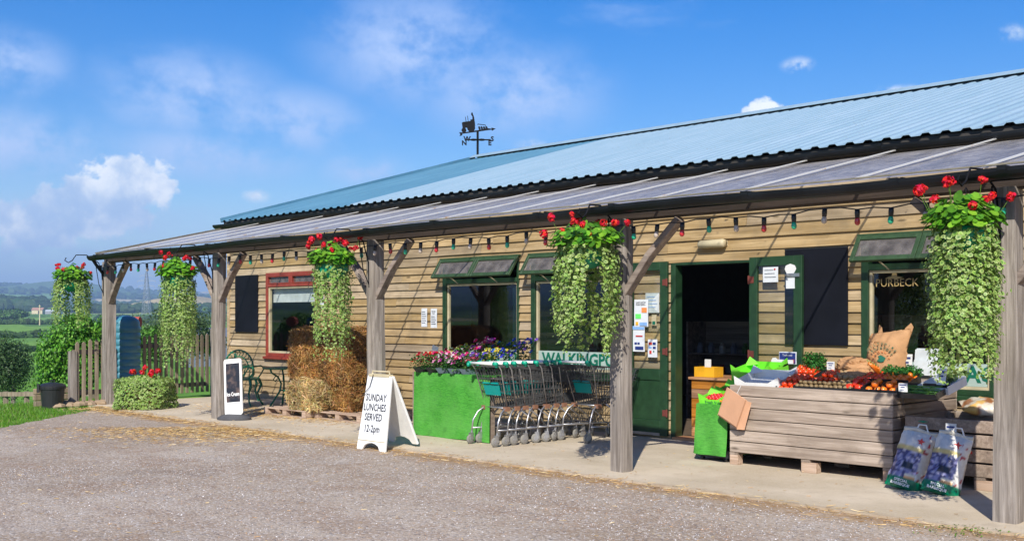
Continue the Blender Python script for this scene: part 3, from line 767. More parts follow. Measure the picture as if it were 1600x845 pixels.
# main roof: box-profile sheets
def roof_sheet(x0, x1, mt, name='roof_sheet', dz=0):
    m = MB(); p = .22; prof = [(0,0),(.1,0),(.125,.024),(.195,.024),(.22,0)]; xs = []
    x = x0
    while x < x1-1e-6:
        for (a, b) in prof[:-1]: xs.append((x+a, b))
        x += p
    xs.append((x, 0)); n = len(xs); rows = []
    for j in range(9):
        f = j/8; rows.append((YE-.05+(YR-YE+.05)*f, ZE-.015+(ZR-ZE+.015)*f+dz))
    vs = [(a, y, zz+b) for (y, zz) in rows for (a, b) in xs]
    vs += [(a, y, zz+b-.006) for (y, zz) in (rows[0],) for (a, b) in xs]
    fs = [(j*n+i, j*n+i+1, (j+1)*n+i+1, (j+1)*n+i) for j in range(8) for i in range(n-1)]
    o_ = 9*n; fs += [(i+1, i, o_+i, o_+i+1) for i in range(n-1)]
    m.add(vs, fs); return m.build(name, mt, shop)
roof_sheet(-20.11-.14, -15.85, Mt['roof_old']); roof_sheet(-15.89, UR+.3, Mt['roof'], dz=.006)
m = MB(); m.add([(-20.22, YR+.02, ZR-.02), (UR+.4, YR+.02, ZR-.02), (UR+.4, YR+7.4, ZE), (-20.22, YR+7.4, ZE)], [(0,1,2,3)])
m.add([(-20.22,YE,ZE-.03),(UR+.4,YE,ZE-.03),(UR+.4,YR,ZR-.04),(-20.22,YR,ZR-.04)], [(0,1,2,3)]); m.build('roof_lining', Mt['dark'], shop)
m = MB(); m.add([(-20.19,18.16,3.4),(-20.19,YR+7.2,3.4),(-20.19,YR+7.2,0),(-20.19,18.16,0),(-20.19,YE+.2,3.45),(-20.19,YR,ZR-.05)], [(0,1,2,3),(4,5,1)]); m.build('gable_end', Mt['roof_old'], shop)
m = MB(); m.prism([(-.2,-.045),(0,.045),(.2,-.045),(.2,-.035),(0,.055),(-.2,-.035)], (-20.28, YR, ZR+.055), (0,1,0), (0,0,1), UR-UL+.7); m.build('ridge_cap', Mt['roof'], shop)
m = MB(); m.bar((-20.25, YE-.04, ZE+.01), (-20.25, YR, ZR+.04), .02, .09); m.build('verge_trim', Mt['roof_old'], shop)
def gutter(x0, x1, y, z, r, name, joints):
    m = MB(); n = 9; vs = []; seg = [x0]+[x for x in joints if x0 < x < x1]+[x1]
    prof = [(math.cos(PI+PI*j/n)*r, math.sin(PI+PI*j/n)*r) for j in range(n+1)]; prof = prof+[(a*.9, b*.9) for a, b in reversed(prof)]
    sag = lambda x: .012*math.sin(x*1.7)
    xs = [x0+(x1-x0)*i/40 for i in range(41)]
    for x in xs: vs += [(x, y+a, z+b+sag(x)) for a, b in prof]
    k = len(prof); m.add(vs, [(i*k+j, i*k+(j+1) % k, (i+1)*k+(j+1) % k, (i+1)*k+j) for i in range(40) for j in range(k)])
    o = m.build(name, Mt['gutter'], shop, smooth=False)
    for x in joints:
        c = MB(); R2 = r*1.12; p2 = [(math.cos(PI+PI*j/n)*R2, math.sin(PI+PI*j/n)*R2) for j in range(n+1)]; vs = []
        for xx in (x-.035, x+.035): vs += [(xx, y+a, z+b+sag(x)+.012) for a, b in p2]
        q = n+1; c.add(vs, [(j, j+1, q+j+1, q+j) for j in range(n)]+[tuple(range(n, -1, -1)), tuple(range(q, 2*q))]); c.box(x-.012, y+r*.7, z-r*.6, x+.012, y+r*1.9, z+.02); c.build('gutter_bracket', Mt['gutter'], shop)
gutter(-20.36, UR, YE-.09, ZE-.085, .078, 'eaves_gutter', [UL+.5+i*1.15 for i in range(21)])
m = MB(); m.box(-20.2, YE+.0, ZE-.15, UR, YE+.03, ZE-.02); m.box(-20.2, YE+.03, ZE-.12, UR, WY-.0, ZE-.09); m.build('fascia', plain('dark_fascia', (.04,.035,.03), .7), shop)
# ---- veranda
YP = 8.71; YG = 8.42; ZG = 2.73; ZW = 3.405
post_u = [ux(171, YP), ux(343, YP), ux(587, YP), ux(973, YP), ux(1573, YP)]; post_u.append(post_u[-1]+4.0)
def rough_post(x, y, z0, z1, sd, s=.085, lean=0):
    rr = random.Random(sd); m = MB(); N_ = 16; K = 12; vs = []
    ph = [rr.uniform(-.012,.012) for _ in range(K)]
    for i in range(N_+1):
        f = i/N_; zz = z0+(z1-z0)*f
        cx = x+.014*math.sin(f*3+sd)+lean*f; cy = y+.012*math.cos(f*2.3+sd*2)
        for j in range(K):
            a = 2*PI*(j+.5)/K; sq = s*min(1/max(abs(math.cos(a)), .01), 1/max(abs(math.sin(a)), .01), 1.3)
            r_ = sq*(1.05-.08*f)+ph[j]*.6+.006*noise.noise(Vector((j*1.7, f*6, sd)))
            vs.append((cx+math.cos(a)*r_, cy+math.sin(a)*r_, zz))
    m.add(vs, [(i*K+j, i*K+(j+1) % K, (i+1)*K+(j+1) % K, (i+1)*K+j) for i in range(N_) for j in range(K)]+[tuple(range(K-1, -1, -1)), tuple(range(N_*K, (N_+1)*K))])
    return m.build('post', Mt['post'], shop)
sizes = [.095, .088, .09, .088, .088, .088]
for i, x in enumerate(post_u): rough_post(x, YP, .018, 2.6, i*3.1+1, sizes[i], .02 if i == 4 else 0)
m = MB()
xs = [UL+.62+i*.8 for i in range(31)]
for a, b in zip(xs, xs[1:]): pass
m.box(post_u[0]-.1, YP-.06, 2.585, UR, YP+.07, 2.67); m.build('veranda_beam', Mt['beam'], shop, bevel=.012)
m = MB(); m.box(post_u[0]+.1, YG+.055, 2.63, UR, YG+.08, 2.715); m.build('veranda_fascia', Mt['gutter'], shop)
for i, x in enumerate(post_u):
    for s in (-1, 1):
        if i == 0 and s < 0: continue
        m = MB(); a = Vector((x+s*.05, YP-.01, 1.83)); b = Vector((x+s*.74, YP-.01, 2.56)); mid = a.lerp(b, .5)+Vector((-s*.02, 0, .03))
        m.bar(a, mid, .065, .11, (0,1,0)); m.bar(mid-(b-a).normalized()*.01, b, .065, .11, (0,1,0)); m.build('brace', Mt['brace'], shop, bevel=.006)
# rafters and glazing
x = UL+.1; k = 0; bars = []
xb = -4.62-1.08*13
while xb < UR:
    bars.append(xb); xb += 1.08
slope = (ZW-ZG)/(WY-YG)
for j, x in enumerate(bars):
    m = MB(); m.bar((x, YG-.02, ZG+.012), (x, WY-.2, ZW+.002), .03, .012); m.build('glazing_bar', Mt['bar'] if 'bar' in Mt else Mt['white'], shop)
edges = [-19.4]+bars
for a, b in zip(edges, edges[1:]+[UR]):
    if b-a < .05: continue
    m = MB(); y0 = YG-.03; z0 = ZG-.006; y1 = WY-.05; z1 = ZW
    at_ = a if a != edges[0] else UL+.02
    m.add([(a+.004, y0, z0), (b-.004, y0, z0), (b-.004, y1, z1), (at_+.004, y1, z1)], [(0,1,2,3)]); m.build('roof_glazing', Mt['poly'], shop)
m = MB(); m.bar((-19.42, YG-.02, ZG+.0), (UL, WY-.05, ZW+.0), .04, .05); m.bar((-19.4, YG-.045, ZG+.012), (UR, YG-.045, ZG+.012), .02, .012); m.build('edge_flashing', plain('weathered_flashing', (.2,.18,.13), .7), shop)
m = MB(); m.box(UL, WY-.048, ZW+.004, UR, WY-.03, ZW+.02); m.build('wall_flashing', Mt['gutter'], shop)
gutter(-19.53, UR, YG-.07, ZG-.03, .082, 'veranda_gutter', [-19.2, -17.2, -15.2, -13.1, -11.2, -9.9, -8.2, -7.15, -5.6, -4.2, -3.35, -1.5])
m = MB(); m.tube([(-19.48, YG-.06, ZG-.1), (-19.5, YG+.02, ZG-.2), (-19.62, YP-.1, ZG-.34), (-19.68, YP-.06, ZG-.5), (post_u[0]-.14, YP-.02, .3)], .03, 8); m.build('downpipe', Mt['gutter'], shop)
# ---- windows
def frame(o, x0, x1, z0, z1, w_, y0, y1, mt, name='frame'):
    m = MB(); m.box(x0, y0, z0, x0+w_, y1, z1); m.box(x1-w_, y0, z0, x1, y1, z1); m.box(x0+w_, y0, z1-w_, x1-w_, y1, z1); m.box(x0+w_, y0, z0, x1-w_, y1, z0+w_)
    return m.build(name, mt, o, bevel=.004)
def pane(o, x0, x1, z0, z1, y, name='pane', mt=None):
    m = MB(); m.add([(x0,y,z0),(x1,y,z0),(x1,y,z1),(x0,y,z1)], [(0,1,2,3)]); return m.build(name, mt or Mt['glass'], o)
def holder(name): 
    e = bpy.data.objects.new(name, None); col.objects.link(e); e.parent = shop; e.empty_display_size = .1; return e
# red window
a, b, z0, z1 = W1; wn = holder('window'); zt_ = P(417, 446, WY).z
frame(wn, a, b, z0, z1, .065, WY-.045, WY+.05, Mt['red']); m = MB(); m.box(a+.065, WY-.042, zt_-.035, b-.065, WY+.05, zt_+.025); mx_ = (a+b)/2
m.box(mx_-.04, WY-.042, zt_+.025, mx_+.04, WY+.05, z1-.065); m.build('transom', Mt['red'], wn, bevel=.004)
m = MB(); m.box(a-.04, WY-.09, z0-.05, b+.03, WY-.0, z0+.0); m.build('sill', Mt['red'], wn, bevel=.005)
for (xa, xb) in ((a+.065, mx_-.04), (mx_+.04, b-.065)): frame(wn, xa, xb, zt_+.025, z1-.065, .018, WY-.05, WY+.03, Mt['red'], 'vent_frame'); pane(wn, xa+.018, xb-.018, zt_+.043, z1-.083, WY-.005, mt=Mt['dusty'])
frame(wn, a+.065, b-.065, z0+.065, zt_-.03, .04, WY-.02, WY+.04, Mt['cream'], 'inner_frame'); pane(wn, a+.105, b-.105, z0+.1, zt_-.07, WY+.01)
m = MB(); m.box(a+.07, WY+.09, zt_-.33, b-.07, WY+.1, zt_-.05); m.build('blind', Mt['blind'], wn)
# green windows with propped top vents
def green_window(wd, nv, vr=True):
    a, b, z0, z1 = wd; wn = holder('window'); zt_ = z1-.31
    m = MB(); m.box(a-.0, WY-.04, z0, a+.085, WY+.06, z1); m.box(b-.04, WY-.04, z0, b, WY+.06, z1); m.box(a+.085, WY-.04, z1-.05, b-.04, WY+.06, z1); m.box(a+.085, WY-.04, z0, b-.04, WY+.06, z0+.06); m.box(a+.085, WY-.04, zt_-.07, b-.04, WY+.06, zt_)
    m.build('frame', Mt['green'], wn, bevel=.004)
    m = MB(); m.box(a-.03, WY-.1, z0-.06, b+.03, WY-.0, z0-.0); m.build('sill', Mt['green'], wn, bevel=.006)
    frame(wn, a+.085, b-.04, z0+.06, zt_-.07, .035, WY-.01, WY+.04, Mt['cream'], 'inner_frame'); pane(wn, a+.12, b-.075, z0+.095, zt_-.105, WY+.015)
    m = MB(); m.box(a-.03, WY-.075, z1-.0, b+.03, WY-.0, z1+.028); m.build('drip_board', Mt['green_vent'], wn, bevel=.004)
    L = (b-a+.06)/nv; h = .34; th_ = math.radians(34)
    for i in range(nv):
        e = bpy.data.objects.new('top_vent', None); col.objects.link(e); e.parent = shop; e.location = (a-.03+L*i, WY-.06, z1-.005); e.rotation_euler = (-th_, 0, 0)
        x1 = L-.008; m = MB()
        m.box(0,-.02,-h,.05,.02,0); m.box(x1-.05,-.02,-h,x1,.02,0); m.box(.05,-.02,-.05,x1-.05,.02,0); m.box(.05,-.02,-h,x1-.05,.02,-h+.06); m.build('frame', Mt['green_vent'], e, bevel=.004)
        pane(e, .05, x1-.05, -h+.06, -.05, 0.0, mt=Mt['dusty'])
        m = MB(); m.tube([(L*.4, .0, -h+.03), (L*.42, .12, -h+.05), (L*.5, .2, -h+.02)], .008, 6); m.build('stay', Mt['cream'], e)
    return wn
w2 = green_window(W2, 2); w3 = green_window(W3, 2); w4 = green_window(W4, 2); green_window((-.8, 1.4, .86, 2.4), 2)
# white lettered boards low in the windows
def win_sign(wn, wd, txt, x, size, label=None):
    a, b, z0, z1 = wd; m = MB(); m.box(a+.122, WY+.004, z0+.098, b-.077, WY+.012, z0+.1+.235); o = m.build('sign_band', Mt['band'], wn)
    lettering(txt, size, Mt['greenink'], o, face_front(x, WY+.002, z0+.215), align='LEFT', bold=.008)
win_sign(w3, W3, 'WALKINGPO', W3[0]+.2, .235); win_sign(w4, W4, 'ACR', P(1508, 590, WY).x, .235); win_sign(w2, W2, 'O', P(795, 560, WY).x-.02, .235)
q = P(1401, 442, WY); lettering('PURBECK', .125, Mt['gold'], w4, face_front(q.x, WY-.0, q.z), sx=.95)
m = MB(); q = P(1397, 432, WY); m.prism([(-.11,-.01),(-.06,.01),(-.03,.012),(-.02,.05),(.0,.05),(.01,.06),(.03,.05),(.035,.012),(.11,.0),(.05,-.015)], (q.x, WY-.0, q.z-.01), (1,0,0), (0,0,1), .002); m.build('window_emblem', Mt['gold'], w4)
# ---- doors
a, b, z0, z1 = DR
dfr = holder('door_frame'); m = MB(); m.box(a-.0, WY-.03, .02, a+.075, WY+.12, z1); m.box(b-.05, WY-.03, .02, b, WY+.12, z1); m.box(a+.075, WY-.03, z1-.055, b-.05, WY+.12, z1); m.build('jamb', Mt['green'], dfr, bevel=.004)
m = MB(); m.box(a+.075, WY-.1, .0, b-.05, WY+.14, .05); m.build('threshold', Mt['orange_wood'], dfr)
def door(x_h, sgn, w_, y, rz, label=None):
    e = bpy.data.objects.new('door', None); col.objects.link(e); e.parent = shop; e.location = (x_h, y, .05); e.rotation_euler = (0, 0, rz)
    H = 2.27; st_ = .115; s = sgn; m = MB()
    def bx(xa, xb, za, zb, y0=-.022, y1=.022): m.box(min(s*xa, s*xb), y0, za, max(s*xa, s*xb), y1, zb)
    bx(0, st_, 0, H); bx(w_-st_, w_, 0, H); bx(st_, w_-st_, H-.11, H); bx(st_, w_-st_, .72, .87); bx(st_, w_-st_, 0, .2); bx(st_, w_-st_, .2, .72, -.008, .008)
    m.build('leaf_frame', Mt['green'], e, bevel=.004)
    m = MB(); bx(st_, w_-st_, 0, .035, -.03, -.023); m.build('kick_strip', Mt['steel'], e)
    m = MB(); xa, xb = sorted((s*st_, s*(w_-st_))); m.add([(xa,0,.87),(xb,0,.87),(xb,0,H-.11),(xa,0,H-.11)], [(0,1,2,3)]); m.build('glass', Mt['glass'], e)
    for zz in (.25, 1.05, 1.95):
        m = MB(); m.tube([(s*.0,-.03,zz),(s*.0,-.03,zz+.1)], .013, 8); m.box(min(0, s*.07),-.028,zz+.01,max(0, s*.07),-.022,zz+.09); m.build('hinge', Mt['rust'], e)
    return e
dl = door(a-.02, -1, .68, WY-.06, math.radians(2)); dr = door(b-.05, 1, .745, WY-.09, math.radians(-2.5))
m = MB(); m.box(.54,-.04,2.02,.72,-.022,2.06); m.tube([(.52,-.03,2.04),(.6,-.09,2.045)], .008, 6); m.build('stay_arm', Mt['steel'], dr)
# light fitting over the door
q = P(1112, 381, WY-.08); o = thing('bulkhead_light', 'cream cylindrical lamp fitting on the boards above the doorway', 'wall lamp', (q.x, WY-.08, q.z))
m = MB(); Mx = Matrix.Rotation(PI/2, 4, 'Y'); m.lathe([(0,-.2),(.03,-.2),(.05,-.18),(.055,.17),(.045,.2),(0,.2)], 14, M=Mx); m.build('diffuser', Mt['cream'], o, smooth=True)
m = MB(); m.box(-.2,.03,-.03,.2,.06,.035); m.build('mount', Mt['cream'], o)
# blackboards
def board(px0, px1, pyt, pyb, label, y=WY-.04):
    xa, xb = ux(px0, y), ux(px1, y); za, zb = P(px1, pyb, y).z, P(px1, pyt, y).z
    o = thing('blackboard', label, 'blackboard', (xa, y, za)); m = MB(); m.box(0, -.012, 0, xb-xa, .008, zb-za); m.build('panel', Mt['darkboard'], o, bevel=.003)
    m = MB(); m.box(.0,-.016,zb-za-.012,xb-xa,-.0125,zb-za); m.build('edging', Mt['black'], o)
board(368, 403, 429, 519, 'narrow empty blackboard on the boards left of the red window')
board(1227, 1325, 385, 540, 'tall empty blackboard partly behind the open glazed door leaf')
# ---- inside the shop
o = thing('shop_counter', 'orange timber display counter inside the open doorway', 'counter', (a+.1, WY+.35, .03))
m = MB()
for k in range(6): m.box(-.05, 0, .0+k*.125, .95, .02, .12+k*.125)
m.build('front_boards', Mt['orange_wood'], o, bevel=.004); m = MB(); m.box(-.08,-.03,.75,1.0,.7,.78); m.build('counter_top', Mt['orange_wood'], o)
o = thing('produce_box', 'orange cardboard fruit box with white card on the indoor counter', 'box', (a+.22, WY+.5, .812))
m = MB(); m.box(-.16,-.1,0,.16,-.09,.13); m.box(-.16,.09,0,.16,.1,.13); m.box(-.16,-.09,0,-.15,.09,.13); m.box(.15,-.09,0,.16,.09,.13); m.box(-.15,-.09,0,.15,.09,.01); m.build('carton', Mt['yellow'], o)
m = MB(); m.box(-.05,-.02,.11,.05,-.015,.23); m.build('card', Mt['white'], o)
rb = random.Random(5)
for k, (x, y, w_, h) in enumerate(((-8.3, 13.5, 1.0, .9), (-7.0, 14.5, 1.4, 1.1), (-9.8, 14.2, 1.5, 1.0), (-12.5, 13.4, 1.6, .8), (-5.2, 13.6, 1.5, .85))):
    o = thing('shelf_unit', ['dark produce shelf facing the open doorway inside', 'taller dark shelf further inside behind the doorway shelf', 'dark shelf of goods behind the middle window', 'dark shelf of goods behind the flower table window', 'dark shelf of goods behind the window with gold lettering'][k], 'shelf', (x, y, .03))
    m = MB(); m.box(-w_/2,-.2,0,-w_/2+.03,.3,h+.5); m.box(w_/2-.03,-.2,0,w_/2,.3,h+.5); m.box(-w_/2+.03,.27,0,w_/2-.03,.3,h+.5); m.build('carcass', Mt['brace'], o)
    for q_ in range(3):
        m = MB(); m.box(-w_/2+.03,-.2,h*.33*(q_+1),w_/2-.03,.27,h*.33*(q_+1)+.02); s_ = m.build('shelf', Mt['brace'], o)
        for i in range(7):
            m = MB(); m.cur = rb.choice([(.5,.45,.4),(.3,.05,.03),(.1,.2,.05),(.5,.3,.05),(.2,.2,.25)]); xx = -w_/2+.12+i*(w_-.24)/6; m.lathe([(.045,0),(.05,.1),(.03,.13),(.03,.16),(0,.16)], 8, (xx, .0, h*.33*(q_+1)+.021))
            m.build('jar', Mt['attr'], s_)
# notices
def notice(x, y, z, w_, h, label, parts, rz=0, cat='notice', base='paper', tilt=0, name='notice'):
    o = thing(name, label, cat, (x, y, z), rot=(tilt, 0, rz)); m = MB(); k = 6; vs = []
    for i in range(k+1):
        f = i/k; vs += [(-w_/2, -.003*math.sin(f*PI)-.002*f, h*(.5-f)), (w_/2, -.004*math.sin(f*PI), h*(.5-f))]
    vs += [(a_, b_+.002, c_) for a_, b_, c_ in vs]; q = 2*(k+1)
    m.add(vs, [(i*2, i*2+2, i*2+3, i*2+1) for i in range(k)]+[(q+i*2+1, q+i*2+3, q+i*2+2, q+i*2) for i in range(k)]+[(0,1,q+1,q),(q-2,2*q-2,2*q-1,q-1),(1,3,q+3,q+1)]); m.build('sheet', Mt[base], o)
    for (kind, *r) in parts:
        if kind == 'b': 
            m = MB(); m.box(r[0]*w_, -.010, r[1]*h, r[2]*w_, -.008, r[3]*h); m.build('printed_patch', Mt[r[4]], o)
        else: lettering(r[0], r[4] if len(r) > 4 else .02, Mt[r[3]], o, face_front(r[1]*w_, -.0105, r[2]*h), sx=.9)
    return o
def rows(n, col_='ink', x0=-.38, x1=.38, top=.3, bot=-.4): 
    return [('b', x0, top-(top-bot)*i/n, x1*(.55+.45*((i*7) % 5)/4), top-(top-bot)*i/n+.02, col_) for i in range(n)]
q = P(663, 496, WY-.035); notice(q.x, WY-.035, q.z, .145, .30, 'left of two white price sheets pinned right of the veranda post', rows(6), rz=.0)
q = P(678, 497, WY-.035); notice(q.x, WY-.035, q.z, .155, .31, 'right white sheet of the pair, nearest the window frame', [('t', 'Seasonal', 0, .36, 'ink', .03), ('t', 'Food', 0, .25, 'ink', .03)]+rows(5, top=.08))
q = P(503, 472, WY-.035); notice(q.x, WY-.035, q.z, .13, .22, 'small white sheet beside the red window behind the basket', rows(4))
def on_l(px, py): return P(px, py, WY-.095)
q = on_l(1002, 489); notice(q.x, q.y, q.z, .235, .36, 'white poster with orange and green patches on the left door', [('t', 'Look out for', 0, .40, 'ink', .036), ('t', 'these labels...', 0, .32, 'ink', .036), ('b', .05,.02,.42,.2,'orange_print'), ('b', -.4,-.2,.0,-.03,'lime_print'), ('b', -.1,-.46,.44,-.34,'sky_print'), ('b', -.38,-.44,-.2,-.32,'yellow')])
q = on_l(997, 529); notice(q.x, q.y+.01, q.z, .21, .34, 'blue topped leaflet under the orange and green poster', [('b', -.5,.36,.5,.5,'sky_print'), ('b', -.2,.08,.35,.13,'red_print'), ('b', -.3,-.22,-.1,-.14,'blue'), ('b', -.05,-.22,.12,-.14,'blue'), ('b', -.25,-.42,.42,-.3,'blue')])
q = on_l(1020, 544); notice(q.x, q.y-.004, q.z, .155, .235, 'payment card logo sheet at lower right of the left door', [('b', -.38,.2,-.03,.34,'red_print'), ('b', .05,.2,.38,.34,'blue'), ('b', -.36,.0,-.06,.1,'sky_print'), ('b', .07,-.02,.38,.1,'blue'), ('b', -.3,-.3,-.08,-.12,'red_print'), ('b', .12,-.22,.22,-.12,'greenink')])
q = on_l(1017, 473); notice(q.x+.0, q.y+.03, q.z, .23, .26, 'pale blue sheet behind the orange and green poster', rows(4, 'sky_print'), base='blind')
q = on_l(1020, 500); notice(q.x, q.y+.028, q.z, .08, .14, 'small beige sticker right of the orange and green poster', [('b', -.3,-.4,.3,-.1,'greenink')], base='cream')
q = P(1204, 429, WY-.125); notice(q.x, q.y, q.z, .215, .18, 'white notice in the top left of the right door glass', rows(3)+[('b', .25,.3,.35,.4,'red_print')], rz=math.radians(-2.5))
q = P(1235, 440, WY-.14); notice(q.x, q.y, q.z, .12, .16, 'small white card hanging in the top right of the right door glass', [], rz=math.radians(-2.5))
m = MB(); m.prism([(-.075,.03),(-.06,.07),(0,.09),(.06,.07),(.08,.03),(.05,-.02),(.02,-.05),(-.02,-.05),(-.05,-.02)], P(1235, 424, WY-.14), (1,0,0), (0,0,1), .004)
tag(m.build('chef_hat_sticker', Mt['white']), 'white cloud shaped sticker above the small card on the door', 'sticker')
q = P(1231, 559, WY-.14); notice(q.x, q.y, q.z, .24, .145, 'dark blue sticker at the bottom of the right door glass', [('b', -.46,-.42,.46,.42,'blue'), ('t', 'Traditional', 0, .22, 'white', .034), ('b', .2,-.4,.4,-.1,'red_print')], rz=math.radians(-2.5))
m = MB(); q = P(1221, 564, WY-.155); m.prism([(-.14,.0),(-.12,.035),(-.08,.04),(-.05,.02),(.16,.018),(.16,-.028),(-.05,-.03),(-.08,-.042),(-.12,-.035)], q, (1,0,0), (0,0,1), .004)
tag(m.build('bone_sticker', Mt['white']), 'long white bone shaped sticker in front of the dark blue one', 'sticker')
# weathervane
q = P(743, 246, YR); VX = Vector((RT[0], RT[1], 0))
o = thing('weathervane', 'black tractor silhouette weathervane on the far roof ridge', 'weathervane', (-20.15, YR, ZR+.05), math.atan2(RT[1], RT[0]))
sc_ = 1/F*29.0   # metres per photo pixel at the ridge end, used for real sizes
m = MB(); m.tube([(0,0,0),(0,0,.62)], .028, 8); m.build('rod', Mt['iron'], o)
m = MB(); m.bar((-.32,0,.42),(.32,0,.42), .03, .03); m.bar((0,-.32,.42),(0,.32,.42), .03, .03); m.blob((-.1,0,.42),.1,.03,.03,8,5); m.blob((.1,0,.42),.1,.03,.03,8,5); m.build('compass_arms', Mt['iron'], o)
for ch, x, y, z_ in (('W', -.26, 0, .44), ('N', -.33, .02, .34), ('E', .3, -.02, .33), ('S', .36, .02, .44)):
    lettering(ch, .16, Mt['iron'], o, Matrix.Translation((x, y, z_)) @ Matrix.Rotation(PI/2, 4, 'X'), name='compass_letter', depth=.012, bold=.006)
tl = math.radians(8); e = bpy.data.objects.new('vane', None); col.objects.link(e); e.parent = o; e.location = (0,0,.6); e.rotation_euler = (0, -tl, 0)
def sil(poly, name='vane_plate', par=e, y=0): mm = MB(); mm.prism([(x*.0168, z_*.0168) for x, z_ in poly], (0, y, 0), (1,0,0), (0,0,1), .012); return mm.build(name, Mt['iron'], par)
sil([(-23,1),(21,1),(21,2.4),(14,4.5),(2,3.2),(-23,2.8)])
sil([(-27,-2),(-23,-1),(-22,3),(-27,4),(-25.5,1)], 'tail'); sil([(21,-.8),(21,4.2),(27,1.7)], 'arrow_head')
tr = []
def circ(cx, cz, r, n=14): return [(cx+r*math.cos(2*PI*i/n), cz+r*math.sin(2*PI*i/n)) for i in range(n)]
sil(circ(-8.5, 8, 6), 'tractor_wheel'); sil(circ(-19.5, 6, 3.6), 'tractor_wheel', y=.002)
sil([(-21,9),(-21,17),(-19.5,18),(-8,18),(-8,20),(-5,20),(-4.5,24),(-6,27.5),(-4.8,30),(-3.4,30),(-3,27),(-2,23),(-2,10),(-8,8),(-15,9)], 'tractor_body', y=-.002)
sil([(-15,18),(-14.2,18),(-14.2,25),(-15,25)], 'exhaust'); sil([(-11.8,18),(-11,18),(-11,26),(-11.8,26)], 'exhaust')
for (x0_, h_) in ((2.5,6), (6,5.5), (9.5,5), (13,4.5)): sil([(x0_,3),(x0_-.8,h_+1.5),(x0_+.6,h_+3),(x0_+2.2,h_+1.5),(x0_+2.6,3)], 'trailer_load', y=.001)
sil([(1,11),(2,12.5),(13,9.5),(14,4),(13.2,4),(12.4,8.8),(2,11.4),(1.5,10.5)], 'plough_rail', y=.002)
# ------------------------------------------------------------------ festoon lights
fest = thing('festoon_lights', 'string of red, green and clear bulbs hung along the veranda beam', 'string lights', (0, YP-.14, 0))
BM = {k: plain(k+'_bulb', c, .15, spec=.8) for k, c in (('red', (.5,.02,.03)), ('green', (.02,.4,.22)), ('clear', (.5,.42,.36)))}
mm = MB(); mm.lathe([(0,0),(.021,0),(.023,-.03),(.02,-.07),(.0,-.07)], 8); sock_me = mm.mesh('lamp_socket', Mt['black'], True)
mm = MB(); mm.lathe([(.014,-.066),(.02,-.08),(.025,-.1),(.022,-.12),(.01,-.132),(0,-.134)], 10); bulb_me = {k: mm.mesh('bulb', BM[k], True) for k in BM}
xs = []; x = post_u[0]-.05
while x < -2.6: xs.append(x); x += .305
pts = []
for i, x in enumerate(xs):
    f = (i % 4)/4; pts.append(Vector((x, .0, 2.535-.028*math.sin(f*PI)-(0.01 if i % 3 else 0))))
full = []
for p, q in zip(pts, pts[1:]): full += [p, p.lerp(q, .5)+Vector((0, 0, .012))]
m = MB(); m.tube(full+[pts[-1]], .006, 5); m.build('cable', Mt['black'], fest)
seq = ['green', 'clear', 'red']
for i, p in enumerate(pts):
    o = bpy.data.objects.new('lamp_socket', sock_me); col.objects.link(o); o.parent = fest; o.location = p; o.rotation_euler = (R.uniform(-.12,.12), R.uniform(-.12,.12), 0)
    b = bpy.data.objects.new('bulb', bulb_me[seq[(i+1) % 3]]); col.objects.link(b); b.parent = o
# ------------------------------------------------------------------ hanging baskets
GL = [(.12,.32,.02),(.18,.42,.03),(.08,.24,.02)]
VR = [(.4,.52,.15),(.3,.45,.1),(.5,.58,.24)]; VI = [(.06,.2,.02),(.1,.26,.03),(.04,.15,.02)]
def geranium_leaf(m, p, n, s):
    c = R.choice(GL); m.leaf(p, n, s, tuple(x*1.15 for x in c), c, 8, .95, .25)
def flower_head(m, p, s, cols=((.75,.015,.012),(.85,.03,.02),(.6,.01,.012))):
    for _ in range(34):
        v = Vector((R.gauss(0,1), R.gauss(0,1), R.gauss(.25,.9))).normalized(); c = R.choice(cols)
        m.leaf(p+v*s*R.uniform(.55,1)*Vector((1,1,.75)).length/1.6, v, s*.42, c, c, 5, .8, .3)
def trailing(m, p0, ln, spread, rad, n_str, dens, size, topn, gap=None):
    for s in range(n_str):
        a = 2*PI*s/n_str+R.uniform(-.15,.15); 
        r0 = rad*R.uniform(.55,1.05); L = ln*(.62+.38*R.random())
        if gap is not None:
            da = abs((a-gap+PI) % (2*PI)-PI)
            if da < .34: L *= .25
        p = Vector((math.cos(a)*r0*.8, math.sin(a)*r0*.8, .02)); d = Vector((math.cos(a)*spread, math.sin(a)*spread, -.35)); step = .022; k = int(L/step); ph = R.random()*6
        for i in range(k):
            out = .9 if i < 5 else .0
            d = d*.8+Vector((math.cos(a)*spread*out*.3+.07*math.sin(i*.25+ph), math.sin(a)*spread*out*.3+.07*math.cos(i*.21+ph), -1))*.2
            p = p+d.normalized()*step
            for _ in range(dens+1):
                if R.random() > .85: continue
                off = Vector((R.gauss(0,.022), R.gauss(0,.022), R.gauss(0,.014)))
                n = Vector((math.cos(a), math.sin(a), .55))+Vector((R.gauss(0,.45), R.gauss(0,.45), R.gauss(0,.4)))
                q = R.randrange(3); m.leaf(p0+p+off, n, .88*size*R.uniform(.5,1.4)*(1-.3*i/k), VI[q], VR[R.randrange(3)], 6, .85, .3)
    for _ in range(topn):
        a = R.random()*6.283; r = rad*math.sqrt(R.random())*1.02; n = Vector((math.cos(a)*r/rad, math.sin(a)*r/rad, .8))
        m.leaf(p0+Vector((math.cos(a)*r, math.sin(a)*r, .05*(1-r/rad)+R.uniform(-.05,.05))), n+Vector((R.gauss(0,.3),R.gauss(0,.3),0)), size*R.uniform(.7,1.2), VI[R.randrange(3)], VR[R.randrange(3)], 6, .85, .3)
gtop = plain('green_bowl', (.0,.25,.13), .4)
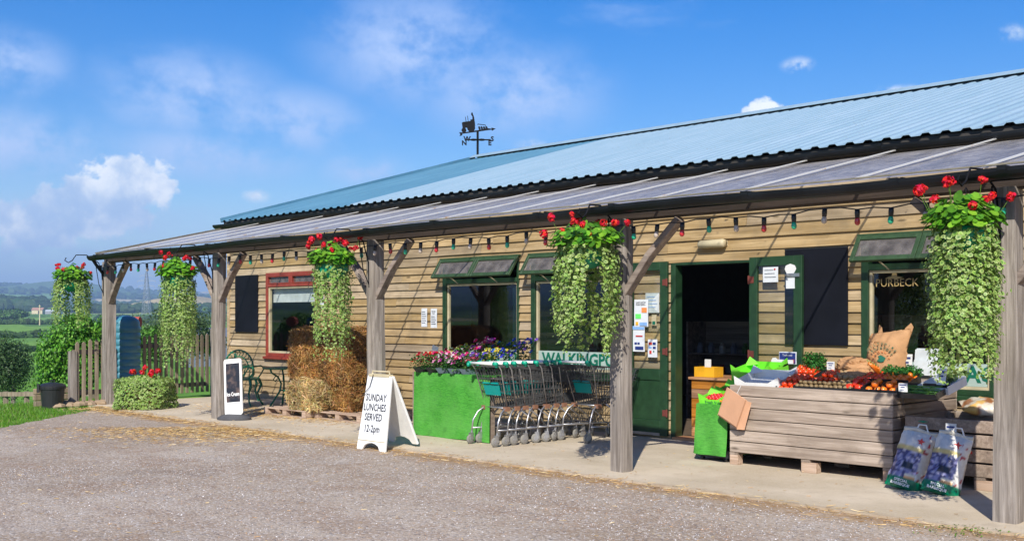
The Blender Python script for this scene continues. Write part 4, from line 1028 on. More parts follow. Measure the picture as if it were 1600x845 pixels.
def basket(i, e, label, ln, rad, zb, gap, gside, nstr=46, size=.021, fl=8, spread=1.0):
    """wall bracket on the post + basket hanging from it"""
    x = post_u[i]; ox, oy = e; hz = 2.62
    br = MB(); a0 = Vector((x+ox*.1, YP-.1, 2.2)); tip = Vector((x+ox, YP+oy, hz))
    k = [Vector((x+ox*.06, YP-.1, 1.98)), Vector((x+ox*.08, YP-.11, 2.3)), Vector((x+ox*.25, YP+oy*.3, 2.58)), Vector((x+ox*.6, YP+oy*.62, 2.72)), Vector((x+ox*.88, YP+oy*.9, 2.72)), tip, tip+Vector((ox*.1, oy*.1, -.04)), tip+Vector((ox*.2, oy*.2, .0)), tip+Vector((ox*.16, oy*.16, .05))]
    br.tube(k, .009, 6); br.tube([Vector((x+ox*.06, YP-.105, 2.02)), Vector((x+ox*.2, YP+oy*.22-.05, 2.2)), Vector((x+ox*.32, YP+oy*.4, 2.6))], .007, 6)
    br.build('basket_bracket', Mt['iron'], shop)
    o = thing('hanging_basket', label, 'hanging basket', tuple(tip-Vector((0, 0, .05))), group='geranium hanging baskets')
    zc = zb-hz+.05
    m = MB()
    for j in range(4):
        a = j*PI/2+.4; m.tube([(0,0,0),(math.cos(a)*rad*.8, math.sin(a)*rad*.8, zc)], .004, 4)
    m.build('chain', Mt['iron'], o)
    m = MB(); br_ = min(rad, .24)*.9; m.lathe([(br_,0),(br_*.97,-.08),(br_*.75,-.17),(br_*.35,-.22),(0,-.225)], 16, (0,0,zc)); m.build('bowl', gtop, o, smooth=True)
    m = MB(); trailing(m, Vector((0,0,zc)), ln, spread, rad, nstr, 2, size, int(430*rad/.27), gap); m.build('trailing_foliage', Mt['leaf'], o)
    m = MB()
    for _ in range(420):
        a = R.random()*6.283; r = rad*1.35*math.sqrt(R.random()); hgt = R.uniform(.0,.27)*(1.12-r/rad*.5)
        p = Vector((math.cos(a)*r+gside*rad*.15, math.sin(a)*r, zc+hgt)); geranium_leaf(m, p, Vector((math.cos(a)*.6, math.sin(a)*.6, .8))+Vector((R.gauss(0,.3),)*3), R.uniform(.025,.045))
    m.build('geranium_leaves', Mt['leaf'], o)
    for j in range(int(fl*1.4)):
        a = j*2*PI/(fl*1.4)+R.uniform(-.3,.3); r = rad*R.uniform(.75,1.6); p = Vector((math.cos(a)*r*1.05+gside*rad*.25, math.sin(a)*r*.9, zc+R.uniform(.1,.36)))
        m = MB(); flower_head(m, p, R.uniform(.026,.05)); [flower_head(m, p+Vector((R.gauss(0,.018), R.gauss(0,.018), R.uniform(-.03,.01))), R.uniform(.014,.024)) for _ in range(2)]; f_ = m.build('flower', Mt['petal'], o)
        s_ = MB(); s_.cur = (.12,.25,.03); s_.tube([(p.x*.3, p.y*.3, zc+.05), (p.x*.75, p.y*.75, zc+.1), tuple(p)], .0025, 4); s_.build('flower_stem', Mt['leaf'], f_)
    return o
CAMA = math.atan2(-.695, .719)   # azimuth pointing back to the eye
NF = 0
basket(0, (-.32,-.55), 'hanging basket with two leafy tails and a green bowl, left of the end post', .95, .25, 2.28, CAMA+.1, 0, 52, .02, 7)
basket(1, (-.30,-.55), 'hanging basket over the planter pot, one long column of trailing leaves', 1.45, .24, 2.24, None, -.9, 44, .019, 7, .6)
basket(2, (-.12,-.6), 'hanging basket above the straw bales beside the red framed window', 1.25, .235, 2.27, CAMA-1.5, -.1, 36, .019, 12, .4)
basket(3, (0,-.56), 'hanging basket over the shopping trolleys with a split curtain of leaves', 1.18, .28, 2.3, CAMA+.25, 0, 50, .022, 10)
basket(4, (-.1,-.5), 'largest looking hanging basket, beside the nearest post and gold lettered window', 1.22, .215, 2.27, None, -.9, 56, .0215, 10, .5)
# ------------------------------------------------------------------ pot of trailing plants by the tank
o = thing('planter_pot', 'round pot buried in variegated leaves with red geraniums on top', 'plant pot', (-18.25, 8.75, .018))
m = MB(); m.lathe([(0,0),(.26,0),(.32,.34),(.3,.34),(.27,.3),(0,.28)], 20); m.build('pot', plain('terracotta', (.4,.16,.09), .8), o, smooth=True)
m = MB()
for _ in range(6500):
    a = R.random()*6.283; f = R.random(); g_ = f/.75; r = .5*(1-.12*(1-g_)**2-.0) if f < .75 else .46*math.sqrt(R.random()); z = .01+.5*(1-g_) if f < .75 else .5+R.uniform(-.04,.06)-r*r*.25
    r += R.uniform(-.05,.03)+.04*math.sin(a*5+f*4)
    m.leaf(Vector((math.cos(a)*r, math.sin(a)*r, max(.02, z))), Vector((math.cos(a), math.sin(a), .5))+Vector((R.gauss(0,.4), R.gauss(0,.4), R.gauss(0,.4))), R.uniform(.014,.024), VI[R.randrange(3)], VR[R.randrange(3)], 6, .85, .3)
m.build('trailing_foliage', Mt['leaf'], o)
for x, y, z in ((-.2,-.1,.62),(-.05,-.2,.64),(0.02,.0,.7),(.18,.05,.64),(.1,.2,.64),(-.3,.1,.6),(.28,-.02,.59)):
    m = MB(); flower_head(m, Vector((x,y,z)), .05); f_ = m.build('flower', Mt['petal'], o); s_ = MB(); s_.cur = (.12,.25,.03); s_.tube([(x*.6,y*.6,.4),(x,y,z)], .004, 4); s_.build('flower_stem', Mt['leaf'], f_)
m = MB()
for _ in range(90): a = R.random()*6.28; r = R.random()*.28; geranium_leaf(m, Vector((math.cos(a)*r, math.sin(a)*r, R.uniform(.45,.56))), Vector((R.gauss(0,.4),R.gauss(0,.4),1)), .035)
m.build('geranium_leaves', Mt['leaf'], o)
# ------------------------------------------------------------------ water tank
o = thing('water_tank', 'ribbed teal blue upright water tank between post and picket fence', 'water tank', (-20.25, 9.32, .0), math.radians(44))
tk = plain('teal_tank_plastic', (.055,.2,.27), .36, var=.12, nscale=3)
m = MB(); prof = []; z = 0.0; r = .27
prof = [(0, 0), (.26, 0)]
for k in range(11):
    zz = .06+k*.125; prof += [(.268, zz), (.278, zz+.01), (.285, zz+.035), (.286, zz+.075), (.278, zz+.1), (.268, zz+.11)]
prof += [(.27, 1.44), (.262, 1.5), (.235, 1.555), (.17, 1.6), (.06, 1.625), (0, 1.63)]
m.lathe(prof, 36); m.build('barrel', tk, o, smooth=True)
m = MB(); m.tube([(0,-.26,.2),(0,-.33,.2),(0,-.33,.17)], .015, 8); m.build('tap', Mt['black'], o)
o = thing('terracotta_ridge', 'rusty red curved tile resting behind the top of the water tank', 'tile', (-20.72, 9.68, 1.5), math.radians(44))
m = MB(); m.lathe([(.09,-.16),(.105,-.16),(.105,.16),(.09,.16)], 20, M=Matrix.Rotation(PI/2, 4, 'Y')); m.build('tile', plain('red_tile', (.35,.07,.05), .8), o)
# ------------------------------------------------------------------ picket fence, gate, low wall, bin
def picket(name, label, pa, pb, n, h, cat, z0=.06, wpk=.07):
    A = Vector((*pa, 0)); B = Vector((*pb, 0)); d = (B-A).normalized(); nn = Vector((d.y, -d.x, 0)); o = thing(name, label, cat, tuple(A)); L = (B-A).length
    for z in (z0+.16, z0+h-.28):
        m = MB(); m.bar(Vector((0,0,z))-nn*.02, d*L+Vector((0,0,z))-nn*.02, .035, .085); m.build('rail', Mt['fence'], o)
    for i in range(n):
        hh = h+R.uniform(-.03,.03); p = d*(L*(i+.5)/n); t_ = R.uniform(-.02,.02)
        m = MB(); a = p+nn*.02
        m.prism([(-wpk/2,z0),(wpk/2,z0),(wpk/2+t_*.5,hh-.04),(t_,hh),(-wpk/2+t_*.5,hh-.04)], a, d, (0,0,1), .02); m.build('picket', Mt['fence'], o, bevel=.003)
    return o
g1 = picket('picket_fence', 'grey picket fence between the end post and green bush', (-19.95, 8.2), (-20.0, 8.95), 6, 1.18, 'fence')
m = MB(); m.box(-.06,-.07,-.2,.06,.05,.98); m.build('fence_post', Mt['post'], g1)
picket('garden_gate', 'tall picket gate standing closed right of the water tank', (-20.5, 9.75), (-20.85, 11.4), 13, 1.25, 'gate')
o = thing('gate_post', 'square grey gate post at the shop end of the picket gate', 'post', (-20.9, 11.55, 0)); m = MB(); m.box(-.06,-.06,-.1,.06,.06,1.35); m.build('shaft', Mt['post'], o, bevel=.006)
m = MB(); m.box(-20.62, 9.58, -.1, -20.52, 9.68, 1.35); tag(m.build('gate_post', Mt['post'], bevel=.006), 'square gate post beside the water tank', 'post')
o = thing('log_edging', 'low stacked timber edging at the foot of the left picket fence', 'edging', (-20.1, 7.65, 0)); 
m = MB()
for k in range(3): m.box(-.03+R.uniform(-.02,.02),-.1,.0+k*.11,.08,.6,.1+k*.11)
m.build('timber', Mt['fence'], o, bevel=.01)
for k in range(5): m = MB(); m.blob((0,0,0), .16, .13, .07, 8, 6, .3); tag(m.build('edging_stone', Mt['concrete'], loc=(-19.55+R.uniform(-.1,.1), 7.75+k*.2, .03), rot=(0,0,k)), 'pale rough stones along the foot of the picket fence', 'stone', 'stones along the picket fence')
q = G(82, 637); o = thing('dustbin', 'black plastic dustbin standing on the grass by the bush', 'dustbin', (q.x, q.y, -.02), .4)
m = MB(); m.lathe([(0,0),(.17,0),(.205,.38),(.2,.385)], 24); m.lathe([(.215,.355),(.222,.36),(.222,.38),(.215,.385)], 24); m.build('bin_body', Mt['black'], o, smooth=False)
m = MB(); m.lathe([(.225,.385),(.225,.41),(.17,.45),(.06,.47),(0,.472)], 24); l_ = m.build('lid', Mt['black'], o, smooth=False)
m = MB(); m.tube([(-.05,0,.46),(-.05,0,.5),(.05,0,.5),(.05,0,.46)], .01, 6); m.build('handle', Mt['black'], l_)
m = MB(); m.box(.05,-.24,.3,.13,-.2,.45,M=Matrix.Rotation(-.9, 4, 'Z')); m.build('side_handle', Mt['black'], o)
# ------------------------------------------------------------------ boards and signs
q = G(366, 657); o = thing('ice_cream_sign', 'narrow white ice cream sign on an oval rubber foot beside the second post', 'sign', (q.x, q.y, .018), math.radians(33))
m = MB(); m.lathe([(0,0),(.27,0),(.27,.03),(.2,.07),(.1,.085),(0,.085)], 28, sy=.75); m.build('foot', plain('grey_rubber_foot', (.07,.07,.075), .7), o, smooth=False)
e = bpy.data.objects.new('panel', None); col.objects.link(e); e.parent = o; e.location = (0,0,.07); e.rotation_euler = (-.12, -.09, 0)
m = MB(); cr = .05; W_, H_2 = .30, .87
def rrect(x0, z0, x1, z1, r):
    out = []
    for cx, cz, a0 in ((x1-r, z1-r, 0), (x0+r, z1-r, 90), (x0+r, z0+r, 180), (x1-r, z0+r, 270)):
        out += [(cx+r*math.cos(math.radians(a0+k*22.5)), cz+r*math.sin(math.radians(a0+k*22.5))) for k in range(5)]
    return out
m.prism(rrect(-W_/2, 0, W_/2, H_2, .04), (0,.015,0), (1,0,0), (0,0,1), .03)
m.build('board', Mt['white'], e)
def adscreen():
    mt, t, b, out = mat('dark_advert'); tc = t.new('ShaderNodeTexCoord').outputs['Object']; n = t.noise(tc, 7, 3)
    t.set(b, 'Base__Color', t.mix(t.ramp(n, .45, .75), (.02,.02,.025), (.15,.1,.08))); b.inputs['Roughness'].default_value = .25; return mt
m = MB(); m.box(-.115,-.0175,.2,.115,-.0155,.8); s_ = m.build('advert', adscreen(), e); lettering('Ice Cream', .082, Mt['white'], s_, face_front(0, -.0185, .32), sx=.62, bold=.002)
# A-board
o = thing('a_board', 'white folding pavement board reading SUNDAY LUNCHES SERVED', 'sign board', (-10.72, 8.02, .0), math.radians(2))
def aleg(sgn, name):
    e = bpy.data.objects.new(name, None); col.objects.link(e); e.parent = o; e.location = (0, .14+sgn*.012, .885); e.rotation_euler = (-sgn*-.32, 0, 0) if False else ((-.155 if sgn < 0 else .40), 0, 0)
    w0, w1, H = .225, .27, .905; poly = [(-w0,0),(w0,0),(w1,-H),(w1-.1,-H),(w1-.14,-H+.06),(w1-.2,-H+.085),(0,-H+.095),(-w1+.2,-H+.085),(-w1+.14,-H+.06),(-w1+.1,-H),(-w1,-H)]
    m = MB(); m.prism(poly, (0, .015, 0), (1,0,0), (0,0,1), .03); m.build('panel', Mt['white'], e, bevel=.005)
    return e
f_ = aleg(-1, 'front_leaf'); aleg(1, 'rear_leaf')
m = MB(); m.prism([(-.19,-.17),(.19,-.17),(.225,-.76),(-.225,-.76)], (0,-.0145,0), (1,0,0), (0,0,1), .003); m.build('insert', plain('insert_white', (.8,.81,.82), .35, var=.02), f_)
m = MB(); m.box(-.25,-.02,-.79,.25,-.0155,-.78); m.build('ledge', Mt['cream'], f_)
for i, s in enumerate(('SUNDAY', 'LUNCHES', 'SERVED', '12-2pm')): lettering(s, .122, Mt['ink'], f_, face_front(-.005-.004*i, -.0195, -.27-.118*i-(.02 if i == 3 else 0)), sx=.78, bold=.0022, space=1.03)
m = MB(); m.box(-.19,.105,.875,.19,.17,.91); m.tube([(-.16,.14,.91),(-.16,.14,.94),(.16,.14,.94),(.16,.14,.91)], .01, 6); m.build('hinge_bar', Mt['cream'], o)
m = MB(); m.tube([(-.1,.10,.9),(-.14,.075,.75),(-.21,.05,.67),(-.27,.08,.64)], .005, 5); m.build('cord', Mt['black'], o)
# ------------------------------------------------------------------ cast iron garden set
def iron_chair(loc, rz, label):
    o = thing('garden_chair', label, 'chair', loc, rz, 'green cast iron garden chairs')
    m = MB(); Z0, W_ = .43, .25
    def arch(r, n=16, w_=W_, zc=.62, k=1.0): return [(math.cos(PI-PI*j/n)*w_*k, .22+.0*j, zc+math.sin(PI*j/n)*r) for j in range(n+1)]
    out = [(-.15,.2,Z0),(-.24,.215,.52)]+arch(.27)+[(.24,.215,.52),(.15,.2,Z0)]; m.tube(out, .014, 7)
    inn = arch(.17, k=.66); m.tube([(-.05,.2,Z0)]+inn+[(.05,.2,Z0)], .010, 6)
    for j in range(1, 12):
        a = PI*j/12; m.tube([(math.cos(a)*W_*.66,.22,.62+math.sin(a)*.17),(math.cos(a+.12)*W_*.84,.215,.62+math.sin(a+.12)*.23),(math.cos(a)*W_*.98,.22,.62+math.sin(a)*.26)], .007, 5)
    for j in range(7):
        a = PI*(j+.0)/6; m.lathe([(.02,-.006),(.028,0),(.02,.006)], 10, (math.cos(a)*.12, .22, .62+math.sin(a)*.1), M=None)
    for s in (-1, 1):
        m.tube([(s*.02,.21,Z0),(s*.09,.215,.52),(s*.11,.22,.6),(s*.06,.22,.66),(s*.03,.22,.6),(s*.02,.22,.7)], .009, 6)
        m.tube([(s*.15,.2,Z0),(s*.2,.22,.54),(s*.17,.22,.6),(s*.13,.22,.56)], .008, 6)
    m.prism([(-.03,.0),(.03,.0),(.075,.08),(.05,.15),(0,.2),(-.05,.15),(-.075,.08)], (0,.215,.52), (1,0,0), (0,0,1), .012)
    m.build('backrest', Mt['castiron'], o)
    m = MB(); m.lathe([(0,.41),(.2,.41),(.225,.42),(.225,.435),(.2,.44),(0,.43)], 24); m.build('seat', Mt['castiron'], o)
    for sx in (-1, 1):
        for sy in (-1, 1): m = MB(); m.tube([(sx*.15,sy*.14,.42),(sx*.18,sy*.17,.33),(sx*.13,sy*.14,.2),(sx*.15,sy*.17,.08),(sx*.2,sy*.2,0)], [.028,.024,.016,.014,.018], 7); m.build('leg', Mt['castiron'], o)
    for s in (-1, 1): m = MB(); m.tube([(s*.21,.19,.62),(s*.26,.0,.64),(s*.26,-.12,.6),(s*.2,-.12,.5),(s*.17,-.08,.44)], .012, 6); m.build('armrest', Mt['castiron'], o)
    return o
c1 = iron_chair((-17.5, 10.3, .018), math.radians(-150), 'ornate green iron chair with arched back, nearest behind the ice cream sign')
dup(c1, (-18.55, 10.95, .018), math.radians(150), 'green iron chair mostly hidden behind the second post')
c1.scale = (1.12,)*3
dup(c1, (-15.95, 10.95, .018), math.radians(-80), 'green iron chair half hidden by the straw bales')
o = thing('garden_table', 'green cast iron pedestal table with scrolled legs below the red window', 'table', (-16.95, 10.75, .018), .3)
m = MB(); m.lathe([(0,.66),(.37,.66),(.39,.675),(.39,.69),(0,.7)], 30); m.build('table_top', Mt['castiron'], o)
for k in range(3):
    a = k*2.094+.3; c, s = math.cos(a), math.sin(a); m = MB(); m.tube([(c*.3,s*.3,.66),(c*.28,s*.28,.6),(c*.14,s*.14,.52),(c*.07,s*.07,.4),(c*.1,s*.1,.27),(c*.22,s*.22,.12),(c*.32,s*.32,0)], [.02,.016,.018,.016,.018,.016,.02], 7)
    m.tube([(c*.18,s*.18,.55),(c*.24,s*.24,.48),(c*.2,s*.2,.44),(c*.16,s*.16,.48)], .009, 6); m.build('leg', Mt['castiron'], o)
m = MB(); m.lathe([(.09,.27),(.11,.275),(.09,.29)], 12); m.build('stretcher', Mt['castiron'], o)
# ------------------------------------------------------------------ bales on pallets
def bale(x0, x1, y0, y1, z0, z1, label, cols, n, rz=0, loose=.03, light=False):
    cx, cy = (x0+x1)/2, (y0+y1)/2; cx += .62; o = thing('straw_bale', label, 'bale', (cx, cy, z0), rz, 'bales stacked on the pallets')
    hx, hy, H = (x1-x0)/2, (y1-y0)/2, z1-z0; m = MB(); NX, NZ, NY = 14, 6, 8; m.cur = tuple(x*.6 for x in cols[0])
    def rnd_face(p, n_): 
        k = noise.noise(Vector(p)*6+Vector((x0, z0, 0)))*.03; return tuple(Vector(p)+Vector(n_)*k)
    m.box(-hx+.03, -hy+.03, .01, hx-.03, hy-.03, H-.02)
    for _ in range(n):
        f = R.random()
        if f < .52: p = Vector((R.uniform(-hx,hx), -hy, R.uniform(0,H))); nn = Vector((0,-1,0))
        elif f < .64: p = Vector((-hx, R.uniform(-hy,hy), R.uniform(0,H))); nn = Vector((-1,0,0))
        elif f < .78: p = Vector((hx, R.uniform(-hy,hy), R.uniform(0,H))); nn = Vector((1,0,0))
        else: p = Vector((R.uniform(-hx,hx), R.uniform(-hy,hy), H)); nn = Vector((0,0,1))
        # round the edges off
        ex = abs(p.x)/hx; ez = abs(p.z-H/2)/(H/2); rr = max(0, ex-.65)*max(0, ez-.45)*1.5+max(0, ez-.7)*.16+max(0, ex-.8)*.12
        p = p-nn*rr*.35+nn*(.02+.04*noise.noise(p*5+Vector((x0,z0,3)))+R.uniform(-.01,loose))
        if nn.z > .5: p.z -= .0
        d = Vector((R.gauss(0,1), R.gauss(0,1), R.gauss(-.1,.7))); d = d-nn*d.dot(nn)*.8
        L = R.uniform(.05,.17); p2 = p-d.normalized()*L/2
        k = .55+.45*(noise.noise(p*4+Vector((z0,9,x0)))+.5)
        sliver(m, p2, L, .0032, d, tuple(min(.8, c*k*R.uniform(.8,1.2)) for c in R.choice(cols)))
    m.build('straw', Mt['straw'], o)
    for xx in (-hx*.42, hx*.42):
        m = MB(); m.tube([(xx,-hy-.02,0.01),(xx,-hy-.03,H*.5),(xx,-hy-.01,H-.02),(xx,0,H+.0),(xx,hy,H-.02)], .003, 4)
        m.build('twine', plain('orange_twine', (.45,.2,.04), .7) if 'orange_twine' not in bpy.data.materials else bpy.data.materials['orange_twine'], o)
HY = [(.38,.18,.04),(.46,.23,.06),(.28,.125,.03),(.54,.31,.1)]
SY = [(.62,.42,.15),(.74,.54,.24),(.5,.32,.1),(.8,.62,.32)]
bale(-15.72, -15.0, 9.68, 10.3, .14, .56, 'pale yellow loose straw bale at the lower left of the stack', SY, 6500, rz=.12, loose=.07, light=True)
bale(-14.98, -14.47, 9.98, 10.5, .14, .56, 'brown hay bale at the bottom right of the stack', HY, 5000)
bale(-16.08, -15.28, 9.93, 10.55, .565, .98, 'brown hay bale in the middle layer above the loose straw', HY, 6500, loose=.05)
bale(-15.26, -14.45, 9.95, 10.5, .565, .98, 'brown hay bale in the middle layer behind the third post', HY, 5500, loose=.05)
bale(-16.1, -15.25, 9.95, 10.55, .985, 1.38, 'topmost brown hay bale, left end sagging below the red window', HY, 6500, rz=.03, loose=.05)
bale(-15.23, -14.46, 9.96, 10.5, .985, 1.39, 'topmost brown hay bale under the hanging basket tails', HY, 5500, loose=.05)
def pallet(x0, y0, w_, d_, label, rz=0, grp='pallets under the bales'):
    o = thing('pallet', label, 'pallet', (x0, y0, .02), rz, grp)
    for k in range(3): m = MB(); m.box(k*(w_-.1)/2, 0, .018, k*(w_-.1)/2+.1, d_, .098); m.build('bearer', Mt['pallet'], o, bevel=.003)
    for k in range(6): m = MB(); m.box(0, k*(d_-.1)/5, .1, w_, k*(d_-.1)/5+.1, .118); m.build('deck_board', Mt['pallet'], o, bevel=.003)
    for k in range(3): m = MB(); m.box(0, k*(d_-.1)/2, 0, w_, k*(d_-.1)/2+.1, .016); m.build('base_board', Mt['pallet'], o)
pallet(-15.75, 9.6, 1.2, 1.0, 'reddish pallet under the yellow straw bale, left one'); pallet(-14.52, 9.75, 1.2, 1.0, 'pallet under the hay bales behind the folding sign board')
# ------------------------------------------------------------------ flower table
o = thing('display_table', 'display table fronted with bright green artificial grass', 'table', (-11.62, 9.42, .018))
TW, TD, TH = 1.5, 1.0, .845
m = MB(); n1, n2 = 30, 14; vs = []
for i in range(n1+1):
    for j in range(n2+1):
        x = TW*i/n1; z = .02+(TH-.02)*j/n2; y = -.02-.012*math.sin(x*9+1)*(1-z)-.02*math.exp(-((x-1.05+.25*z)/.1)**2)*(1-z*.8); y += -.012*abs(noise.noise(Vector((x*4, z*1.5, 3))))*2*(1-j/n2*.6); vs.append((x, y, z-.02*abs(math.sin(x*2.3+.4))*(1-j/n2)+.01*noise.noise(Vector((x*9,0,0)))*(1-j/n2)))
m.add(vs, [(i*(n2+1)+j, (i+1)*(n2+1)+j, (i+1)*(n2+1)+j+1, i*(n2+1)+j+1) for i in range(n1) for j in range(n2)])
m.box(0,-.012,TH-.02,TW,.25,TH); m.build('turf_front', Mt['turf'], o, smooth=False)
m = MB(); m.box(0,.0,TH-.045,TW,TD,TH-.025); m.build('table_top', Mt['crate'], o); 
m = MB(); m.box(-.025,-.03,0,-.002,TD,TH); m.build('end_panel', Mt['crate_end'], o)
for sx in (.03, TW-.09): 
    for sy in (.03, TD-.09): m = MB(); m.box(sx, sy, 0, sx+.06, sy+.06, TH-.045); m.build('leg', Mt['crate_end'], o)
FC = {'red': [(.55,.01,.01),(.4,.01,.02)], 'orange': [(.85,.22,.02),(.75,.08,.02),(.8,.35,.03)], 'magenta': [(.6,.03,.3),(.45,.03,.35),(.75,.3,.55)], 'pink': [(.75,.03,.18),(.65,.02,.12)], 'blue': [(.02,.04,.5),(.06,.06,.6),(.03,.15,.6)], 'yellow': [(.5,.5,.05),(.6,.5,.05)], 'white': [(.8,.75,.75),(.7,.5,.6)], 'violet': [(.25,.08,.6),(.3,.15,.65)]}
def flower_tray(x, y, cols, label, h=.2, n=9, tray='black', wd=.24, dp=.4, den=26, z=TH+.018):
    o = thing('flower_tray', label, 'flower tray', (-11.62+x, 9.42+y, z), R.uniform(-.05,.05), 'trays of bedding flowers')
    m = MB(); m.lathe([(0,0),(.1,0),(.13,.07),(.12,.07),(.1,.02),(0,.02)], 4, sx=wd/.19, sy=dp/.19, M=None); mm_ = m.mesh('tray', {'black': Mt['black'], 'grey': plain('grey_tray', (.12,.16,.2), .5) if 'grey_tray' not in bpy.data.materials else bpy.data.materials['grey_tray']}[tray])
    t_ = bpy.data.objects.new('tray', mm_); mm_.transform(Matrix.Rotation(PI/4, 4, 'Z') if wd == dp else Matrix.Identity(4)); col.objects.link(t_); t_.parent = o
    m = MB()
    for _ in range(560):
        p = Vector((R.uniform(-wd/2-.03,wd/2+.03), R.uniform(-dp/2-.03,dp/2), R.uniform(.04, h*.98))); c = R.choice([(.03,.12,.02),(.05,.17,.03),(.08,.2,.04)]); m.leaf(p, Vector((R.gauss(0,.5),R.gauss(0,.5),1)), R.uniform(.012,.024), c, c, 5, .5, .3)
    m.build('leaves', Mt['leaf'], o); m = MB()
    for _ in range(den):
        p = Vector((R.uniform(-wd/2-.02,wd/2+.02), R.uniform(-dp/2,dp/2), h*R.uniform(.62,1.1))); cc = FC[R.choice(cols)]; s = R.uniform(.021,.036)
        for k in range(5):
            a = k*1.2566+R.random(); nn = Vector((math.cos(a)*.5-.1, math.sin(a)*.5-.5, .8)); c = R.choice(cc); m.leaf(p+Vector((math.cos(a)*s*.7, math.sin(a)*s*.4, math.sin(a)*s*.6)), nn, s*.8, c, c, 5, .8, .2)
        m.leaf(p+Vector((0,-s*.5,.004)), Vector((0,-1,.5)), s*.3, (.85,.8,.5), (.85,.8,.5), 5)
    m.build('blossoms', Mt['petal'], o)
FT = [(.12,.12,['red'],'dark red bedding flowers at the left end of the table',.24),(.14,.55,['red','orange'],'dark red flowers in the back row at the left end',.28),(.36,.15,['red','pink'],'red flowers beside the dark red ones at the front',.25),(.38,.55,['orange','yellow'],'orange and yellow flowers in the back row',.34),(.58,.14,['magenta','white'],'magenta and white flowers in a grey tray at the front',.25),(.62,.55,['magenta','orange'],'magenta and orange flowers in the back row',.36),(.8,.14,['white','magenta','pink'],'white and pink mixed flowers in a grey tray',.22),(.86,.55,['pink','magenta'],'hot pink flowers in the back row under the white label',.42),(1.0,.18,['violet','pink','magenta'],'violet and pink flowers left of the first trolley',.27),(1.1,.6,['blue','yellow'],'blue flowers with yellow ones behind the first trolley',.42),(1.28,.22,['blue','yellow'],'blue and yellow flowers at the front right end',.3),(1.36,.62,['violet','blue'],'violet and blue flowers at the back right end',.42)]
for i, (x, y, c, l, h) in enumerate(FT): flower_tray(x, y, c, l, h, tray='grey' if i in (4, 6, 8) else 'black', den=22)
q = P(679, 543, 9.9); o = thing('plant_label', 'tilted white plant label among the hot pink flowers', 'label', (q.x, 9.9, q.z-.06), rot=(.1,.35,.1)); m = MB(); m.box(-.06,-.002,.0,.06,.002,.09); m.build('card', Mt['white'], o); m = MB(); m.box(-.008,-.001,-.2,.008,.003,.0); m.build('stake', Mt['white'], o)
m = MB()
q = P(760, 531, 10.1)
for k in range(9): a = k*.7; m.leaf(Vector((math.cos(a)*.03, 0, math.sin(a)*.015)), Vector((math.cos(a)*.4,-.6,.9)), .03, (.8,.8,.8), (.75,.75,.8), 6, .6)
tag(m.build('white_bloom', Mt['petal'], loc=(q.x, 10.1, q.z)), 'single white bloom rising above the blue flowers', 'flower')
# crates beside the flower table
for k in range(3):
    m = MB(); x, y = -11.86, 9.95; z = .02+k*.2; m.box(-.1,-.25,0,.1,.25,.015); m.box(-.1,-.25,.015,-.085,.25,.17); m.box(.085,-.25,.015,.1,.25,.17); m.box(-.085,-.25,.015,.085,-.235,.17); m.box(-.085,.235,.015,.085,.25,.17); m.box(-.11,-.26,.17,.11,-.24,.185); m.box(-.11,.24,.17,.11,.26,.185)
    tag(m.build('plastic_crate', plain('slate_plastic', (.05,.09,.1), .5) if 'slate_plastic' not in bpy.data.materials else bpy.data.materials['slate_plastic'], loc=(x, y, z)), ['lowest', 'middle', 'topmost'][k]+' slate plastic crate stacked left of the green table', 'crate', 'slate crates by the green table')
